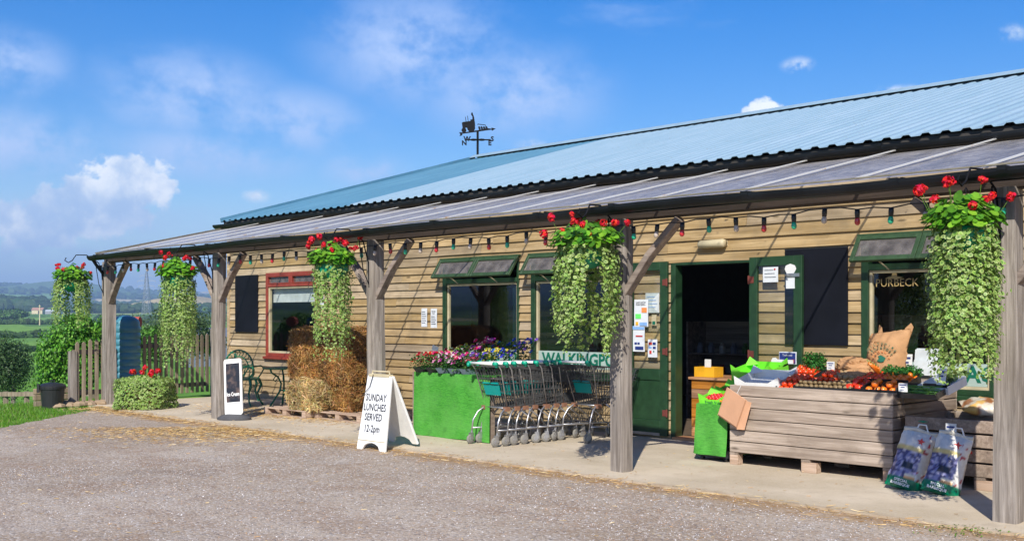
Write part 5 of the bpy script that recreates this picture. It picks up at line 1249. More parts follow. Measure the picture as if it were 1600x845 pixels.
# ------------------------------------------------------------------ shopping trolleys
def trolley_meshes():
    Wt, Wb = .255, .2; rt = {'lb': (-Wt,.04,.96), 'rb': (Wt,.04,.96)}
    def top(s, f): return Vector((s*(Wt-.045*f), .05+.9*f, .97-.07*f))
    def bot(s, f): return Vector((s*(Wb-.03*f), .2+.62*f, .46+.07*f))
    b = MB(); r = .0042
    for s in (-1, 1):
        for k in range(15):
            f = k/14; b.tube([top(s, f), bot(s, f)], r, 4)
        for j in range(6):
            h = j/5; b.tube([top(s, 0).lerp(bot(s, 0), h), top(s, 1).lerp(bot(s, 1), h)], r*(1.9 if j in (0, 5) else 1.2), 4)
    for k in range(11):
        g_ = k/10; fl = lambda P0, P1: P0.lerp(P1, g_)
        b.tube([fl(top(-1,1), top(1,1)), fl(bot(-1,1), bot(1,1))], r, 4); b.tube([fl(bot(-1,0), bot(1,0)), fl(bot(-1,1), bot(1,1))], r, 4); b.tube([fl(top(-1,0), top(1,0))+Vector((0,.0,-.03)), fl(bot(-1,0), bot(1,0))], r, 4)
    for h in (0, .3, .6, 1.0):
        b.tube([top(-1,1).lerp(bot(-1,1), h), top(1,1).lerp(bot(1,1), h)], r*1.6, 4); b.tube([top(-1,0).lerp(bot(-1,0), h), top(1,0).lerp(bot(1,0), h)], r*1.6, 4)
    for k in range(9): f = k/8; b.tube([bot(-1, f), bot(1, f)], r, 4)
    fr = MB()
    for s in (-1, 1):
        fr.tube([(s*.26,-.02,1.0),(s*.255,.03,.97),(s*Wt,.06,.93),(s*.205,.19,.47)], .008, 6)
        fr.tube([(s*.19,.3,.47),(s*.2,.17,.46),(s*.225,.08,.4),(s*.245,.02,.3),(s*.245,.0,.17)], .0115, 8)
        fr.tube([(s*.245,.0,.2),(s*.24,.3,.19),(s*.17,.72,.19),(s*.16,.76,.17)], .01, 7)
        fr.tube([(s*.19,.35,.47),(s*.2,.62,.3),(s*.175,.7,.2)], .009, 6)
    fr.tube([(-.17,.72,.19),(.17,.72,.19)], .009, 6); fr.tube([(-.2,.17,.46),(.2,.17,.46)], .009, 6)
    hd = MB(); hd.tube([(-.24,-.03,1.01),(.24,-.03,1.01)], .017, 10)
    gp = MB(); gp.tube([(0,0,0),(.055,0,0)], [.025,.025], 12); gp.blob((.055,0,0),.016,.025,.025,10,6); gp.box(.02,0,-.045,.05,.04,0)
    wh = MB(); Mw = Matrix.Translation((0,-.025,-.045)) @ Matrix.Rotation(PI/2, 4, 'Y')
    wh.lathe([(.03,-.012),(.056,-.012),(.06,-.006),(.06,.006),(.056,.012),(.03,.012)], 18, M=Mw)
    hb = MB(); hb.lathe([(0,-.014),(.03,-.014),(.03,.014),(0,.014)], 12, M=Mw)
    fk = MB(); fk.box(-.02,-.035,-.05,-.015,.012,.035); fk.box(.015,-.035,-.05,.02,.012,.035); fk.box(-.015,-.015,.028,.015,.012,.035); fk.tube([(0,0,.035),(0,0,.065)], .014, 8)
    cs = MB(); pb, pt = bot(-1,0).lerp(bot(1,0), .2).lerp(top(-1,0).lerp(top(1,0), .2), .3), None
    def gate(f, h, y=-.012): p = bot(-1,0).lerp(bot(1,0), f).lerp(top(-1,0).lerp(top(1,0), f), h); return p+Vector((0,y,0))
    cs.add([gate(.17,.3), gate(.83,.3), gate(.83,.55), gate(.17,.55), gate(.17,.3,-.004), gate(.83,.3,-.004), gate(.83,.55,-.004), gate(.17,.55,-.004)], [(0,1,2,3),(7,6,5,4),(0,4,5,1),(3,2,6,7),(0,3,7,4),(1,5,6,2)])
    for f0 in (.18, .53): cs.add([gate(f0,.585,-.03), gate(f0+.28,.585,-.03), gate(f0+.28,.61,-.01), gate(f0,.61,-.01), gate(f0,.57,-.02), gate(f0+.28,.57,-.02), gate(f0+.28,.58,.0), gate(f0,.58,.0)], [(0,1,2,3),(7,6,5,4),(0,4,5,1),(3,2,6,7),(0,3,7,4),(1,5,6,2)])
    rb_ = MB(); 
    for s in (-1, 1): rb_.box(s*.21-.03, .15, .425, s*.21+.03, .22, .475)
    return dict(basket=b.mesh('basket', Mt['wire']), frame=fr.mesh('chassis', Mt['steel'], True), handle=hd.mesh('handle', Mt['white'], True), grip=gp.mesh('handle_grip', Mt['jade'], True), wheel=wh.mesh('wheel', Mt['tyre'], True), hub=hb.mesh('hub', Mt['steel']), fork=fk.mesh('castor_fork', Mt['steel']), seat=cs.mesh('seat_flap', Mt['teal']), joint=rb_.mesh('corner_block', plain('rust_brown_block', (.25,.12,.07), .7)))
TM = trolley_meshes()
def part(name, me, par, loc=(0,0,0), rot=(0,0,0)):
    o = bpy.data.objects.new(name, me); col.objects.link(o); o.parent = par; o.location = loc; o.rotation_euler = rot; return o
def trolley(loc, rz, label, front=True):
    o = thing('shopping_trolley', label, 'shopping trolley', loc, rz, 'nested shopping trolleys')
    part('basket', TM['basket'], o); part('chassis', TM['frame'], o); part('handle', TM['handle'], o); part('seat_flap', TM['seat'], o); part('corner_block', TM['joint'], o)
    part('handle_grip', TM['grip'], o, (.215,-.03,1.01)); part('handle_grip', TM['grip'], o, (-.215,-.03,1.01), (0,0,PI))
    for x, y in ((-.245,0),(.245,0),(-.16,.76),(.16,.76)):
        f = part('castor_fork', TM['fork'], o, (x, y, .105), (0,0,R.uniform(-.5,.5))); w_ = part('wheel', TM['wheel'], f); part('hub', TM['hub'], f)
    return o
LB = ['first trolley of the nested row, white handle beside the green table', 'second trolley nested right behind the first one', 'third trolley from the green table in the nested row', 'fourth trolley from the green table in the nested row', 'fifth trolley, in the shaded gap of the nested row', 'sixth trolley of the row, second from the wall', 'innermost trolley of the nested row, nearest the wall']
for k in range(7): trolley((-10.03+(.01 if k % 2 else 0)+(0.02 if k > 3 else 0), 9.22+.158*k+(.05 if k > 3 else 0), .018), math.radians(R.uniform(-2, 2)-2), LB[k])
trolley((-9.52, 10.33, .018), math.radians(-3), 'separate trolley with teal seat flap turned towards the fourth post')
# ------------------------------------------------------------------ big produce crate
BX0, BX1, BY0, BY1 = -6.92, -5.06, 9.95, 11.36
BW_, BD_ = BX1-BX0, BY1-BY0
def big_crate(o, W_, D_, z0, nb, hb, gap=.008, mf=None):
    for k in range(nb):
        z = z0+k*(hb+gap)
        m = MB(); m.box(-.0, 0, z, W_-.0, .022, z+hb); m.build('front_board', mf or Mt['crate'], o, bevel=.004)
        m = MB(); m.box(W_-.022, .024, z+.002, W_, D_-.024, z+hb-.002); m.build('side_board', Mt['crate_end'], o, bevel=.004)
        m = MB(); m.box(0, .024, z, .022, D_-.024, z+hb); m.build('side_board', Mt['crate_end'], o, bevel=.004)
        m = MB(); m.box(0, D_-.022, z, W_, D_, z+hb); m.build('back_board', Mt['crate'], o, bevel=.004)
    H = z0+nb*(hb+gap)
    for x in (.024, W_-.104):
        for y in (.024, D_-.06): m = MB(); m.box(x, y, z0, x+.08, y+.036, H-.02); m.build('corner_batten', Mt['crate_end'], o)
    for x in (-.0, W_/2-.06, W_-.1):
        for y in (0, D_/2-.05, D_-.1): m = MB(); m.box(x, y, 0, x+(.1 if x != W_/2-.06 else .17), y+.1, z0-.03); m.build('foot_block', Mt['pallet'], o, bevel=.003)
        m = MB(); m.box(x, 0, z0-.028, x+.1, D_, z0-.003); m.build('bearer', Mt['crate_end'], o)
    m = MB(); m.box(.024, .024, z0, W_-.024, D_-.024, z0+.02); m.build('base', Mt['crate_end'], o)
crate = thing('produce_bin', 'large weathered timber produce bin on pallet feet by the doorway', 'crate', (BX0, BY0, .018))
big_crate(crate, BW_, BD_, .135, 6, .113)
m = MB(); m.add([(.024,.03,.79),(BW_-.024,.03,.79),(BW_-.024,BD_-.024,.96),(.024,BD_-.024,.96)], [(0,1,2,3)]); m.build('false_floor', Mt['crate'], crate)
def floor_z(x, y): return .018+.79+(y-BY0-.03)/(BD_-.06)*.17
SL = math.atan(.12/1.35)
def tray(x, y, w_, d_, h, mt, label, lift=.0, tilt=.18, rz=0, grp='produce trays in the timber bin', name='produce_tray', notch=False, z=None):
    z = floor_z(x, y-d_/2)+lift if z is None else z; o = thing(name, label, 'tray', (x, y, z), rot=(tilt, 0, rz), group=grp); m = MB()
    m.box(-w_/2,-d_/2,0,w_/2,d_/2,.006); tk_ = .008
    m.box(-w_/2,-d_/2,.006,w_/2,-d_/2+tk_,h*.8); m.box(-w_/2,d_/2-tk_,.006,w_/2,d_/2,h*1.1); m.box(-w_/2,-d_/2+tk_,.006,-w_/2+tk_,d_/2-tk_,h); m.box(w_/2-tk_,-d_/2+tk_,.006,w_/2,d_/2-tk_,h)
    m.build('tray', mt, o)
    if notch:
        for sx in (-1, 1):
            for sy in (-1, 1): m = MB(); m.add([(sx*w_/2,sy*d_/2,h*.8),(sx*(w_/2-.13),sy*d_/2,h*.8),(sx*w_/2,sy*d_/2,h*1.65),(sx*w_/2,sy*(d_/2-.12),h*.8)], [(0,1,2),(0,2,3),(1,3,2),(0,3,1)]); m.build('raised_corner', mt, o)
    return o
def M_of(o): return Matrix.Translation(o.location) @ o.rotation_euler.to_matrix().to_4x4()
PROTO = {}
def fruit_mesh(kind):
    if kind in PROTO: return PROTO[kind]
    m = MB(); rr = random.Random(hash(kind) % 99 if False else len(kind))
    if kind in ('tomato', 'pepper', 'orange', 'apple', 'strawberry'):
        c = {'tomato': (.85,.07,.012), 'pepper': (.7,.04,.012), 'orange': (.95,.22,.02), 'apple': (.5,.02,.03), 'strawberry': (.72,.03,.04)}[kind]; n = 14
        prof = [(.0,-.9),(.35,-.88),(.75,-.62),(.98,-.15),(1.0,.2),(.82,.6),(.5,.82),(.2,.82),(.0,.7)]
        if kind == 'pepper': prof = [(0,-1.2),(.3,-1.2),(.6,-1.0),(.8,-.3),(.95,.4),(.8,.9),(.4,1.0),(.1,.85),(0,.8)]
        if kind == 'strawberry': prof = [(0,-1.1),(.3,-.95),(.7,-.35),(.9,.2),(.75,.55),(.3,.7),(0,.65)]
        m.cur = c; vs0 = len(m.v); m.lathe([(a, b) for a, b in prof], n)
        for i in range(vs0, len(m.v)):
            x, y, z = m.v[i]; a = math.atan2(y, x); lob = 1+(.09 if kind == 'pepper' else .03)*math.cos(a*(4 if kind == 'pepper' else 5)); m.v[i] = (x*lob, y*lob, z)
        m.cur = (.08,.25,.03)
        if kind in ('tomato', 'pepper', 'strawberry'):
            for k in range(5): a = k*1.2566; m.add([(0,0,.86),(math.cos(a-.25)*.25,math.sin(a-.25)*.25,.9),(math.cos(a)*.6,math.sin(a)*.6,.84),(math.cos(a+.25)*.25,math.sin(a+.25)*.25,.9)], [(0,1,2,3)])
        m.tube([(0,0,.7),(.05,0,1.1)], .07, 5)
        PROTO[kind] = m.mesh(kind, Mt['gloss'], True)
    elif kind in ('potato', 'kiwi'):
        m.cur = {'potato': (.42,.28,.14), 'kiwi': (.22,.15,.07)}[kind]; m.blob((0,0,0), 1.25, .9, .8, 12, 8, .08); PROTO[kind] = m.mesh(kind, Mt['attr'], True)
    elif kind == 'carrot':
        m.cur = (.85,.2,.015); m.tube([(0,0,0),(0,.1,0),(.02,1.5,.05),(.0,2.9,.0),(0,3.3,0)], [.25,.42,.34,.16,.03], 10); m.cur = (.1,.3,.04); m.tube([(0,0,0),(0,-.8,.2)], .12, 5); PROTO[kind] = m.mesh(kind, Mt['gloss'], True)
    elif kind == 'bean':
        m.cur = (.16,.36,.05); m.tube([(0,-3,0),(.3,-1.5,.1),(.35,0,.15),(.2,1.5,.1),(-.2,3,0)], [.1,.3,.33,.3,.06], 7); PROTO[kind] = m.mesh(kind, Mt['gloss'], True)
    return PROTO[kind]
def heap(kind, tr, w_, d_, h, s, nx, ny, label, grp, layers=2, cat=None):
    M0 = M_of(tr); first = None
    for l in range(layers):
        for i in range(nx-l):
            for j in range(ny-l):
                x = -w_/2+(i+.5+l*.5)*w_/nx; y = -d_/2+(j+.5+l*.5)*d_/ny
                p = M0 @ Vector((x+R.uniform(-.1,.1)*s, y+R.uniform(-.1,.1)*s, h+s*.9+l*s*1.3))
                o = bpy.data.objects.new(kind, fruit_mesh(kind)); col.objects.link(o); o.location = p; o.scale = (s*R.uniform(.9,1.1),)*3
                o.rotation_euler = (R.uniform(-.6,.9), R.uniform(-.6,.6), R.random()*6.28) if kind not in ('bean', 'carrot') else (R.uniform(-.15,.15), R.uniform(-.2,.2), R.uniform(-.4,.4)-.9)
                tag(o, label, cat or kind, grp)
def bxpx(px, y): return P(px, 600, y).x
ty = 10.28
bk = plain('black_tray', (.02,.02,.022), .4)
tr1 = tray(bxpx(1252, ty), ty, .36, .42, .07, bk, 'black tray of small tomatoes right of the white tray', .02)
heap('tomato', tr1, .34, .4, .012, .032, 5, 6, 'small red tomato heaped in the black tray beside the white tray', 'tomatoes beside the white tray', 3)
tr2 = tray(bxpx(1300, ty+.16), ty+.16, .28, .36, .07, bk, 'black tray of tomatoes behind the kiwis', .05)
heap('tomato', tr2, .27, .35, .012, .03, 4, 5, 'red tomato in the black tray behind the kiwis', 'tomatoes behind the kiwis', 3)
tr3 = tray(bxpx(1287, 10.06), 10.09, .66, .14, .04, bk, 'long low tray of kiwis along the front rim of the bin', .05, tilt=.1)
heap('kiwi', tr3, .66, .13, .01, .026, 12, 2, 'brown kiwi in the row along the front rim', 'kiwis along the front rim', 2)
for k, (px, kind, lb) in enumerate(((1345, 'pepper', 'red pepper in the black tray under the carrots'), (1375, 'orange', 'red orange nectarine in the middle black tray'), (1398, 'orange', 'orange fruit in the black tray nearest the beans'))):
    yy = 10.17; tr = tray(bxpx(px-3, yy), yy, .21, .27, .09, bk, ['black tray of red peppers under the carrots', 'middle black tray of nectarines between peppers and oranges', 'black tray of oranges nearest the green beans'][k], .04, tilt=.25)
    heap(kind, tr, .19, .26, .02, .04 if kind == 'pepper' else .036, 2, 3, lb, ['peppers under the carrots', 'nectarines in the middle tray', 'oranges nearest the beans'][k], 2, cat=['pepper', 'nectarine', 'orange'][k])
tr4 = tray(bxpx(1438, 10.2), 10.22, .46, .34, .06, bk, 'tray of green beans near the right corner of the bin', .04, tilt=.2)
heap('bean', tr4, .42, .3, .0, .019, 9, 4, 'long green bean heaped in the tray near the right corner', 'green beans in the bin', 3)
trw = tray(bxpx(1198, 10.3), 10.3, .52, .46, .085, Mt['white'], 'empty white tray with raised corners at the left of the bin', .06, tilt=.22, rz=.1, notch=True)
tray(bxpx(1188, 10.75), 10.75, .5, .4, .1, Mt['lime'], 'lime card tray behind the white tray', .06, tilt=.2, notch=True)
tray(bxpx(1468, 10.35), 10.42, .34, .3, .08, Mt['paper'], 'white tray of courgettes behind the green beans', .06, tilt=.3, rz=-.2)
# back rows that fill the bin
for k, (px, yy, kind, lb, gl_, ct) in enumerate(((1262, 10.72, 'tomato', 'red tomato in the back left tray near the parsley', 'tomatoes by the parsley', 'tomato'), (1325, 10.5, 'potato', 'brown potato heaped in front of the paper bags', 'potatoes before the paper bags', 'potato'), (1372, 10.48, 'tomato', 'bright red tomato heaped behind the pepper tray', 'tomatoes behind the peppers', 'tomato'), (1405, 10.5, 'orange', 'orange nectarine in the raised back tray', 'nectarines in the back tray', 'nectarine'))):
    tr = tray(bxpx(px, yy), yy, .34, .28, .09, bk, ['back left black tray of tomatoes by the parsley', 'black tray of potatoes in front of the paper bags', 'raised black tray of tomatoes behind the peppers', 'raised black tray of nectarines behind the oranges'][k], .04, tilt=.3)
    heap(kind, tr, .33, .27, .03, .034, 5, 4, lb, gl_, 2, cat=ct)
# greens
def greens(px, y, z, w_, h, label, cols, name='parsley', n=1500, size=.014, grp='bunches of greens in the bin'):
    o = thing(name, label, 'greens', (bxpx(px, y), y, z), group=grp); m = MB()
    for k in range(7):
        a = k*.9; clump(m, (math.cos(a)*w_*.28, math.sin(a)*w_*.2, h*(.45+.3*R.random())), w_*.27, w_*.25, h*.35, n//7, size, cols, shell=.5)
    m.build('leaves', Mt['leaf'], o); m = MB()
    for k in range(8): m.tube([(R.uniform(-.02,.02),R.uniform(-.02,.02),-.03),(R.uniform(-.5,.5)*w_*.6,R.uniform(-.3,.3)*w_*.6,h*.6)], .003, 4)
    m.build('stalks', Mt['leaf'], o)
PG = [(.04,.2,.03),(.06,.26,.04),(.03,.14,.02)]
greens(1273, 10.75, .93, .26, .27, 'tall bunch of parsley standing at the back left of the bin', PG)
greens(1408, 10.62, .93, .42, .17, 'curly green kale lying in front of the potato sack', PG, 'kale', 2000)
greens(1490, 10.6, .95, .24, .13, 'pale green leafy vegetables at the back right corner of the bin', [(.2,.3,.1),(.3,.4,.18),(.12,.22,.06)], 'lettuce', 900, .03)
# potato sack
def pillow(W_, H_, T, n=18, sx=.0, crush=.012, seed=1, top=.0):
    vs = []; fs = []; rr = seed*7.7
    for side in (-1, 1):
        for i in range(n+1):
            for j in range(n+1):
                u = i/n*2-1; v = j/n
                e = (1-abs(u)**3)*(1-abs(v*2-1)**4.5 if v > .5 else 1-abs(v*2-1)**8*.6); w_ = W_*(.5-.03*math.sin(v*PI)-.02*v-.09*max(0, v-.75)*2)
                cr = noise.noise(Vector((u*3+rr, v*5, side)))*crush+noise.noise(Vector((u*8+rr, v*13, side)))*crush*.5
                vs.append((u*w_+cr, side*(T/2*e)+cr, v*H_+cr*.5))
    N = (n+1)**2
    for s in range(2):
        for i in range(n):
            for j in range(n):
                a = s*N+i*(n+1)+j; q_ = (a, a+n+1, a+n+2, a+1); fs.append(q_ if s == 0 else q_[::-1])
    for i in range(n): fs += [(i*(n+1)+n, (i+1)*(n+1)+n, N+(i+1)*(n+1)+n, N+i*(n+1)+n), (i*(n+1), N+i*(n+1), N+(i+1)*(n+1), (i+1)*(n+1))]
    for j in range(n): fs += [(j, j+1, N+j+1, N+j), (n*(n+1)+j, N+n*(n+1)+j, N+n*(n+1)+j+1, n*(n+1)+j+1)]
    return vs, fs
q = P(1380, 590, 10.95); ps = thing('potato_sack', 'upright brown paper potato sack with printed arc and green emblem', 'sack', (q.x, 10.95, .93), rot=(-.12, .12, .25))
vs, fs = pillow(.44, .52, .2, 20, crush=.03, seed=3); vs = [(x, y, z+(.07*max(0, x/.22) - .05*max(0, -x/.22) if z > .4 else 0)) for x, y, z in vs]; m = MB(); m.add(vs, fs); m.build('bag', Mt['kraft'], ps, smooth=True)
m = MB(); m.prism([(-.13,.45),(-.07,.45),(-.1,.56),(-.13,.58)], (0,.03,0), (1,0,0), (0,0,1), .015); m.prism([(.12,.48),(.2,.48),(.22,.6),(.19,.64),(.14,.58)], (0,.03,0), (1,0,0), (0,0,1), .015); m.build('torn_top', Mt['kraft'], ps)
def arc_text(txt, r, cx, cz, a0, a1, size, mt, par, y):
    for i, ch in enumerate(txt):
        if ch == ' ': continue
        a = math.radians(a0+(a1-a0)*i/(len(txt)-1)); lettering(ch, size, mt, par, Matrix.Translation((cx+math.cos(a)*r, y, cz+math.sin(a)*r)) @ Matrix.Rotation(PI/2, 4, 'X') @ Matrix.Rotation(a-PI/2, 4, 'Z'), depth=.004)
arc_text('WILTSHIRE', .165, -.03, .21, 150, 40, .036, Mt['greenink'], ps, -.108); arc_text('POTATOES', .12, -.03, .21, 145, 35, .036, Mt['greenink'], ps, -.112); arc_text('ORGANIC', .08, -.03, .21, 165, 15, .03, Mt['orange_print'], ps, -.114)
m = MB(); m.prism([(-.04,-.02),(-.02,.01),(-.035,.03),(-.01,.045),(.02,.035),(.045,.02),(.03,-.02),(.0,-.03)], (-.03,-.108,.21), (1,0,0), (0,0,1), .006); m.build('emblem', Mt['greenink'], ps)
def crumple(px, y, z, w_, d_, h, label, name='paper_bag', sd=2):
    o = thing(name, label, 'bag', (bxpx(px, y), y, z)); m = MB(); n = 22; vs = []
    for i in range(n+1):
        th_ = PI*i/n
        for j in range(n*2):
            a = 2*PI*j/(n*2); v = Vector((math.sin(th_)*math.cos(a), math.sin(th_)*math.sin(a), math.cos(th_))); k = 1+.35*noise.noise(v*2.1+Vector((sd,0,0)))+.16*abs(noise.noise(v*6+Vector((0,sd,0))))
            vs.append((v.x*w_/2*k, v.y*d_/2*k, max(-.4*h, v.z*h/2*k)))
    q_ = n*2; m.add(vs, [(i*q_+j, (i+1)*q_+j, (i+1)*q_+(j+1) % q_, i*q_+(j+1) % q_) for i in range(n) for j in range(q_)]); m.build('crumpled_paper', Mt['kraft'], o)
crumple(1333, 10.75, 1.08, .36, .3, .17, 'crumpled brown paper bag left of the potato sack'); crumple(1340, 10.55, .97, .34, .28, .17, 'second crumpled paper bag lying lower, above the kiwis', sd=5)
for k in range(5):
    o = bpy.data.objects.new('carrot', fruit_mesh('carrot')); col.objects.link(o); q = P(1357+k*3, 566+k*2, 10.42); o.location = (q.x, 10.42+k*.01, q.z); o.scale = (.034,.034,.05); o.scale = (.034, .04, .034); o.rotation_euler = (-1.0, .15*k-.2, -.75+.12*k); tag(o, 'orange carrot in the bunch leaning on the potato sack', 'carrot', 'carrots against the potato sack')
def price(px, py, y, w_, h, label, rz=0, tilt=0, name='price_card'):
    q = P(px, py, y); o = thing(name, label, 'price card', (q.x, y, q.z-h/2), rot=(tilt, 0, rz)); m = MB(); m.box(-w_/2,-.002,0,w_/2,.002,h); m.build('card', Mt['white'], o)
    m = MB(); m.box(-w_*.4,-.004,h*.72,w_*.35,-.0025,h*.84); m.box(-w_*.25,-.004,h*.48,w_*.2,-.0025,h*.58); m.box(-w_*.3,-.004,h*.2,w_*.1,-.0025,h*.26); m.build('print', Mt['blue'], o); m = MB(); m.box(-.004,.0,-.12,.004,.003,.0); m.build('pin', Mt['black'], o)
price(1298, 571, 10.5, .085, .085, 'small white price card above the tomatoes, left of the paper bags', .1); price(1411, 605, 10.06, .09, .085, 'white price card pinned in front of the oranges', .0); price(1470, 588, 10.3, .09, .16, 'tall tilted white price card over the green beans', -.1, -.2)
price(1416, 567, 11.1, .12, .19, 'pale leaflet card standing behind the kale, left of the leaflet stack', .0, -.1, 'leaflet_card')
q = P(1446, 578, 11.12); o = thing('leaflet_stack', 'pale blue-grey leaflet stack leaning against the gold lettered window', 'leaflets', (q.x, 11.12, .99), rot=(-.15,0,.0))
for k in range(3): m = MB(); m.box(-.13+k*.004,.01*k,0,.13+k*.004,.01*k+.006,.27+.008*k); m.build('leaflet', Mt['blind'], o)
m = MB(); m.box(-.13,-.012,0,.13,-.003,.16); m.build('holder', Mt['blind'], o)
# brown paper bags hanging on the bin corner
o = thing('hanging_paper_bags', 'flat brown paper bags on a string at the left corner of the bin', 'paper bags', tuple(P(1152, 615, 9.88)), rot=(.0, .42, -.15))
m = MB()
for k in range(4): m.box(-.16+.012*k, -.012*k-.006, -.34+.01*k, .16-.0*k, -.012*k, .0+.006*k)
m.build('bag', Mt['kraft_pale'], o, bevel=.003); m = MB(); m.add([(.16,-.02,-.34),(.23,.02,-.31),(.2,.02,.0),(.16,-.02,0)], [(0,1,2,3)]); m.build('side_fold', Mt['kraft_pale'], o); m = MB(); m.tube([(0,-.01,-.02),(.01,.0,.1)], .003, 4); m.build('string', Mt['white'], o)
# green draped stand with lime strawberry boxes
o = thing('draped_stand', 'narrow stand wrapped in green artificial grass left of the produce bin', 'display stand', (-7.19, 10.0, .018))
sx, sd_ = .21, .9; m = MB()
n1 = 14
def wall_strip(p0, p1, z0, z1f, k=14):
    vs = []
    for i in range(k+1):
        f = i/k
        for j in range(9):
            g_ = j/8; z = z0+(z1f(f)-z0)*g_; fl_ = (1-g_)*.035; x = p0[0]+(p1[0]-p0[0])*f; y = p0[1]+(p1[1]-p0[1])*f
            dx, dy = p1[1]-p0[1], -(p1[0]-p0[0]); L = math.hypot(dx, dy); w_ = fl_+.012*math.sin(f*9+j*.5)*(1-g_); vs.append((x+dx/L*w_, y+dy/L*w_, z))
    m.add(vs, [(i*9+j, (i+1)*9+j, (i+1)*9+j+1, i*9+j+1) for i in range(k) for j in range(8)])
wall_strip((-sx, 0), (sx, 0), .07, lambda f: .62); wall_strip((-sx, sd_), (-sx, 0), .07, lambda f: .85-.23*f); wall_strip((sx, 0), (sx, sd_), .07, lambda f: .62+.23*f)
m.add([(-sx,0,.62),(sx,0,.62),(sx,sd_,.85),(-sx,sd_,.85)], [(0,1,2,3)]); m.build('turf_drape', Mt['turf'], o, smooth=False)
m = MB(); m.box(-sx+.01,.02,.045,sx-.01,sd_-.02,.09); m.build('dolly', Mt['black'], o)
for x in (-sx+.05, sx-.05):
    for y in (.06, sd_-.08): m = MB(); m.lathe([(0,-.015),(.025,-.015),(.025,.015),(0,.015)], 12, (0,0,0), M=Matrix.Translation((x, y, .026)) @ Matrix.Rotation(PI/2, 4, 'Y')); m.build('castor', Mt['black'], o)
LT = ['front lime box of strawberries on the green stand', 'middle lime box of strawberries on the green stand', 'rear lime box of strawberries near the doorway']
for k in range(3):
    y = 10.16+k*.29; z = .66+k*.075
    tr = tray(-7.19+.02*k, y, .37, .27, .08, Mt['lime'], LT[k], tilt=.25, z=z, grp='lime strawberry boxes', name='fruit_box', notch=True); heap(['strawberry', 'strawberry', 'apple'][k], tr, .34, .25, .01, .022 if k < 2 else .03, 7 if k < 2 else 5, 5 if k < 2 else 4, ['strawberry in the front lime box', 'strawberry in the middle lime box', 'dark red apple in the rear lime box'][k], ['front box strawberries', 'middle box strawberries', 'rear box apples'][k], 2, cat=['strawberry', 'strawberry', 'apple'][k])
    if k == 0: lettering('Fresh fruit', .05, Mt['greenink'], tr, face_front(0, -.138, .035))
for k in range(4):
    o = bpy.data.objects.new('carrot', fruit_mesh('carrot')); col.objects.link(o); o.location = (-7.07+k*.03, 9.98, .69+.012*k); o.scale = (.022, .03, .022); o.rotation_euler = (-.4, 0, -1.2+.2*k); tag(o, 'small pale orange carrot on the front right edge of the stand', 'carrot', 'carrots on the green stand')
# ------------------------------------------------------------------ second crate, charcoal sacks
C2 = (-5.0, 10.08)
cr2 = thing('slatted_crate', 'dark slatted timber crate in shade between the bin and nearest post', 'crate', (C2[0], C2[1], .018)); big_crate(cr2, 1.45, .9, .12, 4, .115, .018, Mt['crate_end'])
m = MB(); m.box(.03,.03,.55,1.42,.87,.57); m.build('shelf', Mt['crate_end'], cr2)
def net_bag(x, y, z, w_, d_, h, c, label, name='charcoal_bag', rz=0):
    vs, fs = pillow(w_, d_, h, 14, crush=.02, seed=int(x*10)); m = MB(); m.cur = c; cols = []
    for vx, vy, vz in vs: cols.append(c[0] if noise.noise(Vector((vx*9, vz*9, x))) > .05 else (c[1] if noise.noise(Vector((vx*7, vz*7, x+9))) > 0 else c[2]))
    m.add(vs, fs, 0, cols); o = m.build(name, Mt['sackprint'], None, smooth=True, loc=(x, y, z), rot=(-PI/2+.08, 0, rz)); tag(o, label, 'bag')
net_bag(-4.55, 10.85, .68, .42, .62, .14, [(.7,.62,.5),(.4,.15,.05),(.75,.45,.12)], 'orange and brown printed bag lying on the slatted crate', rz=.5)
net_bag(-4.0, 10.8, .70, .45, .62, .15, [(.75,.66,.5),(.8,.72,.58),(.7,.4,.15)], 'cream and orange printed bag on the crate behind the post', rz=-.3)
net_bag(-4.25, 10.95, .78, .4, .55, .13, [(.8,.75,.65),(.75,.7,.55),(.6,.5,.35)], 'cream bag uppermost on the slatted crate', rz=.1)
m = MB(); m.lathe([(0,0),(.14,0),(.15,.012),(.13,.02),(0,.02)], 20); tag(m.build('green_lid', Mt['jade'], loc=(-4.82, 10.22, .6)), 'green round lid on the front of the slatted crate', 'lid')
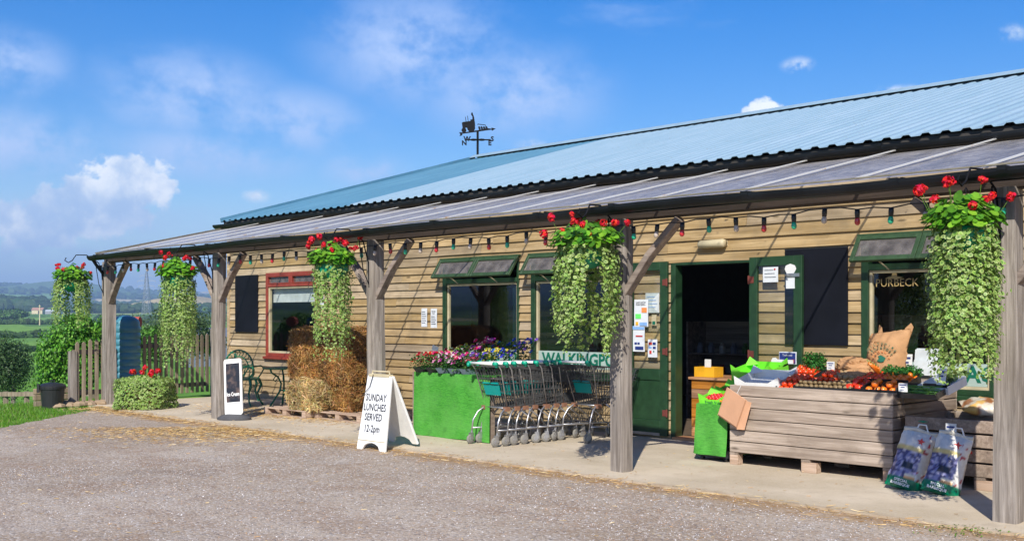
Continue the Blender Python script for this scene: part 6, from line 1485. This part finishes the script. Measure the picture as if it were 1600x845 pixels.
def charcoal(x, y, rz, lean, label):
    o = thing('charcoal_sack', label, 'sack', (x, y, .02), rot=(-lean, .24, rz), group='charcoal sacks'); W_, H_, T = .33, .56, .17
    vs, fs = pillow(W_, H_, T, 26, crush=.014, seed=int(abs(x*31))); cols = []
    for vx, vy, vz in vs:
        v = vz/H_; u = vx/W_+.5
        side = u > .74
        wht = (.68,.66,.62)
        if v < .17: c = (.0,.16,.08)
        elif v < .62 and not side and vy < .01:
            k = noise.noise(Vector((vx*26, vz*30, 3))); c = (.05,.045,.14) if k < -.08 else ((.2,.2,.38) if k < .2 else (.45,.42,.55))
            if .33 < v < .45 and .3 < u < .6: c = (.02,.02,.03)
            if .18 < v < .26 and u > .45: c = (.7,.35,.12) if v < .22 else (.75,.7,.55)
        elif v < .72 and not side and vy < .01: c = (.62,.5,.2)
        elif side and noise.noise(Vector((vx*40, vz*18, 8))) > .28: c = (.4,.02,.03)
        else: c = wht
        cols.append(c)
    m = MB(); m.add(vs, fs, 0, cols); m.build('sack', Mt['sackprint'], o, smooth=True)
    lettering('SPECIAL', .034, Mt['white'], o, face_front(-.03, -.085, .065), depth=.004, bold=.001); lettering('BARBEQUE', .034, Mt['white'], o, face_front(-.03, -.08, .032), depth=.004, bold=.001)
    m = MB(); m.prism([(-.02,-.03),(.0,.0),(-.025,.015),(.0,.02),(.01,.045),(.02,.02),(.045,.02),(.02,.0),(.03,-.03),(.01,-.01)], (.03,-.075,.45), (1,0,0), (0,0,1), .006); m.build('red_emblem', Mt['red_print'], o)
    m = MB(); vs2 = [(-W_*.42,-.01,H_-.03),(W_*.42,-.01,H_-.03)]; m.tube([(-W_*.44,0,H_-.01),(-.05,-.01,H_+.012),(.08,.012,H_-.0),(W_*.44,0,H_+.01)], .02, 6); m.build('gathered_top', Mt['sackprint'] if False else plain('sack_paper', (.62,.58,.48), .6) if 'sack_paper' not in bpy.data.materials else bpy.data.materials['sack_paper'], o)
    m = MB(); m.tube([(-.04,0,H_),(-.03,-.01,H_+.06),(.03,-.01,H_+.07),(.07,0,H_)], .008, 6); m.build('carry_strap', Mt['white'], o)
charcoal(-4.79, 9.62, .28, .30, 'left charcoal sack with green base leaning by the bin corner'); charcoal(-4.43, 9.58, .33, .33, 'right charcoal sack with green base leaning on the slatted crate')
price(1486, 674, 9.95, .1, .15, 'white price card stuck above the charcoal sacks')
m = MB(); m.box(-.05,-.01,-.012,.05,.01,.012); q = P(1510, 706, 10.06); tag(m.build('red_tag', Mt['red_print'], loc=tuple(q)), 'small red and white tag on the slatted crate front', 'tag')
# things at the very right edge beyond the nearest post
o = thing('slatted_crate', 'small slatted crate with bags just right of the nearest post', 'crate', (-3.3, 10.0, .018)); big_crate(o, .9, .6, .06, 3, .12, .02, Mt['orange_wood'])
net_bag(-3.0, 10.25, .5, .4, .5, .14, [(.8,.4,.1),(.7,.3,.06),(.75,.6,.3)], 'orange net bag on the small crate right of the nearest post', 'orange_net_bag')

wd = MB()
for _ in range(420):
    p = G(R.choice((R.gauss(1560, 26), R.gauss(1510, 40))), R.gauss(829, 5)); k = R.random(); c_ = (.1+.05*k, .2+.08*k, .03)
    if p.y < 8.3: wd.leaf(p+Vector((0,0,R.uniform(.004,.03))), Vector((R.gauss(0,.5), R.gauss(0,.5), 1)), R.uniform(.006,.014), c_, c_, 5, .5)
tag(wd.build('weeds', Mt['leaf']), 'small green weeds at the edge of the walk by the nearest post', 'weeds', kind='stuff')
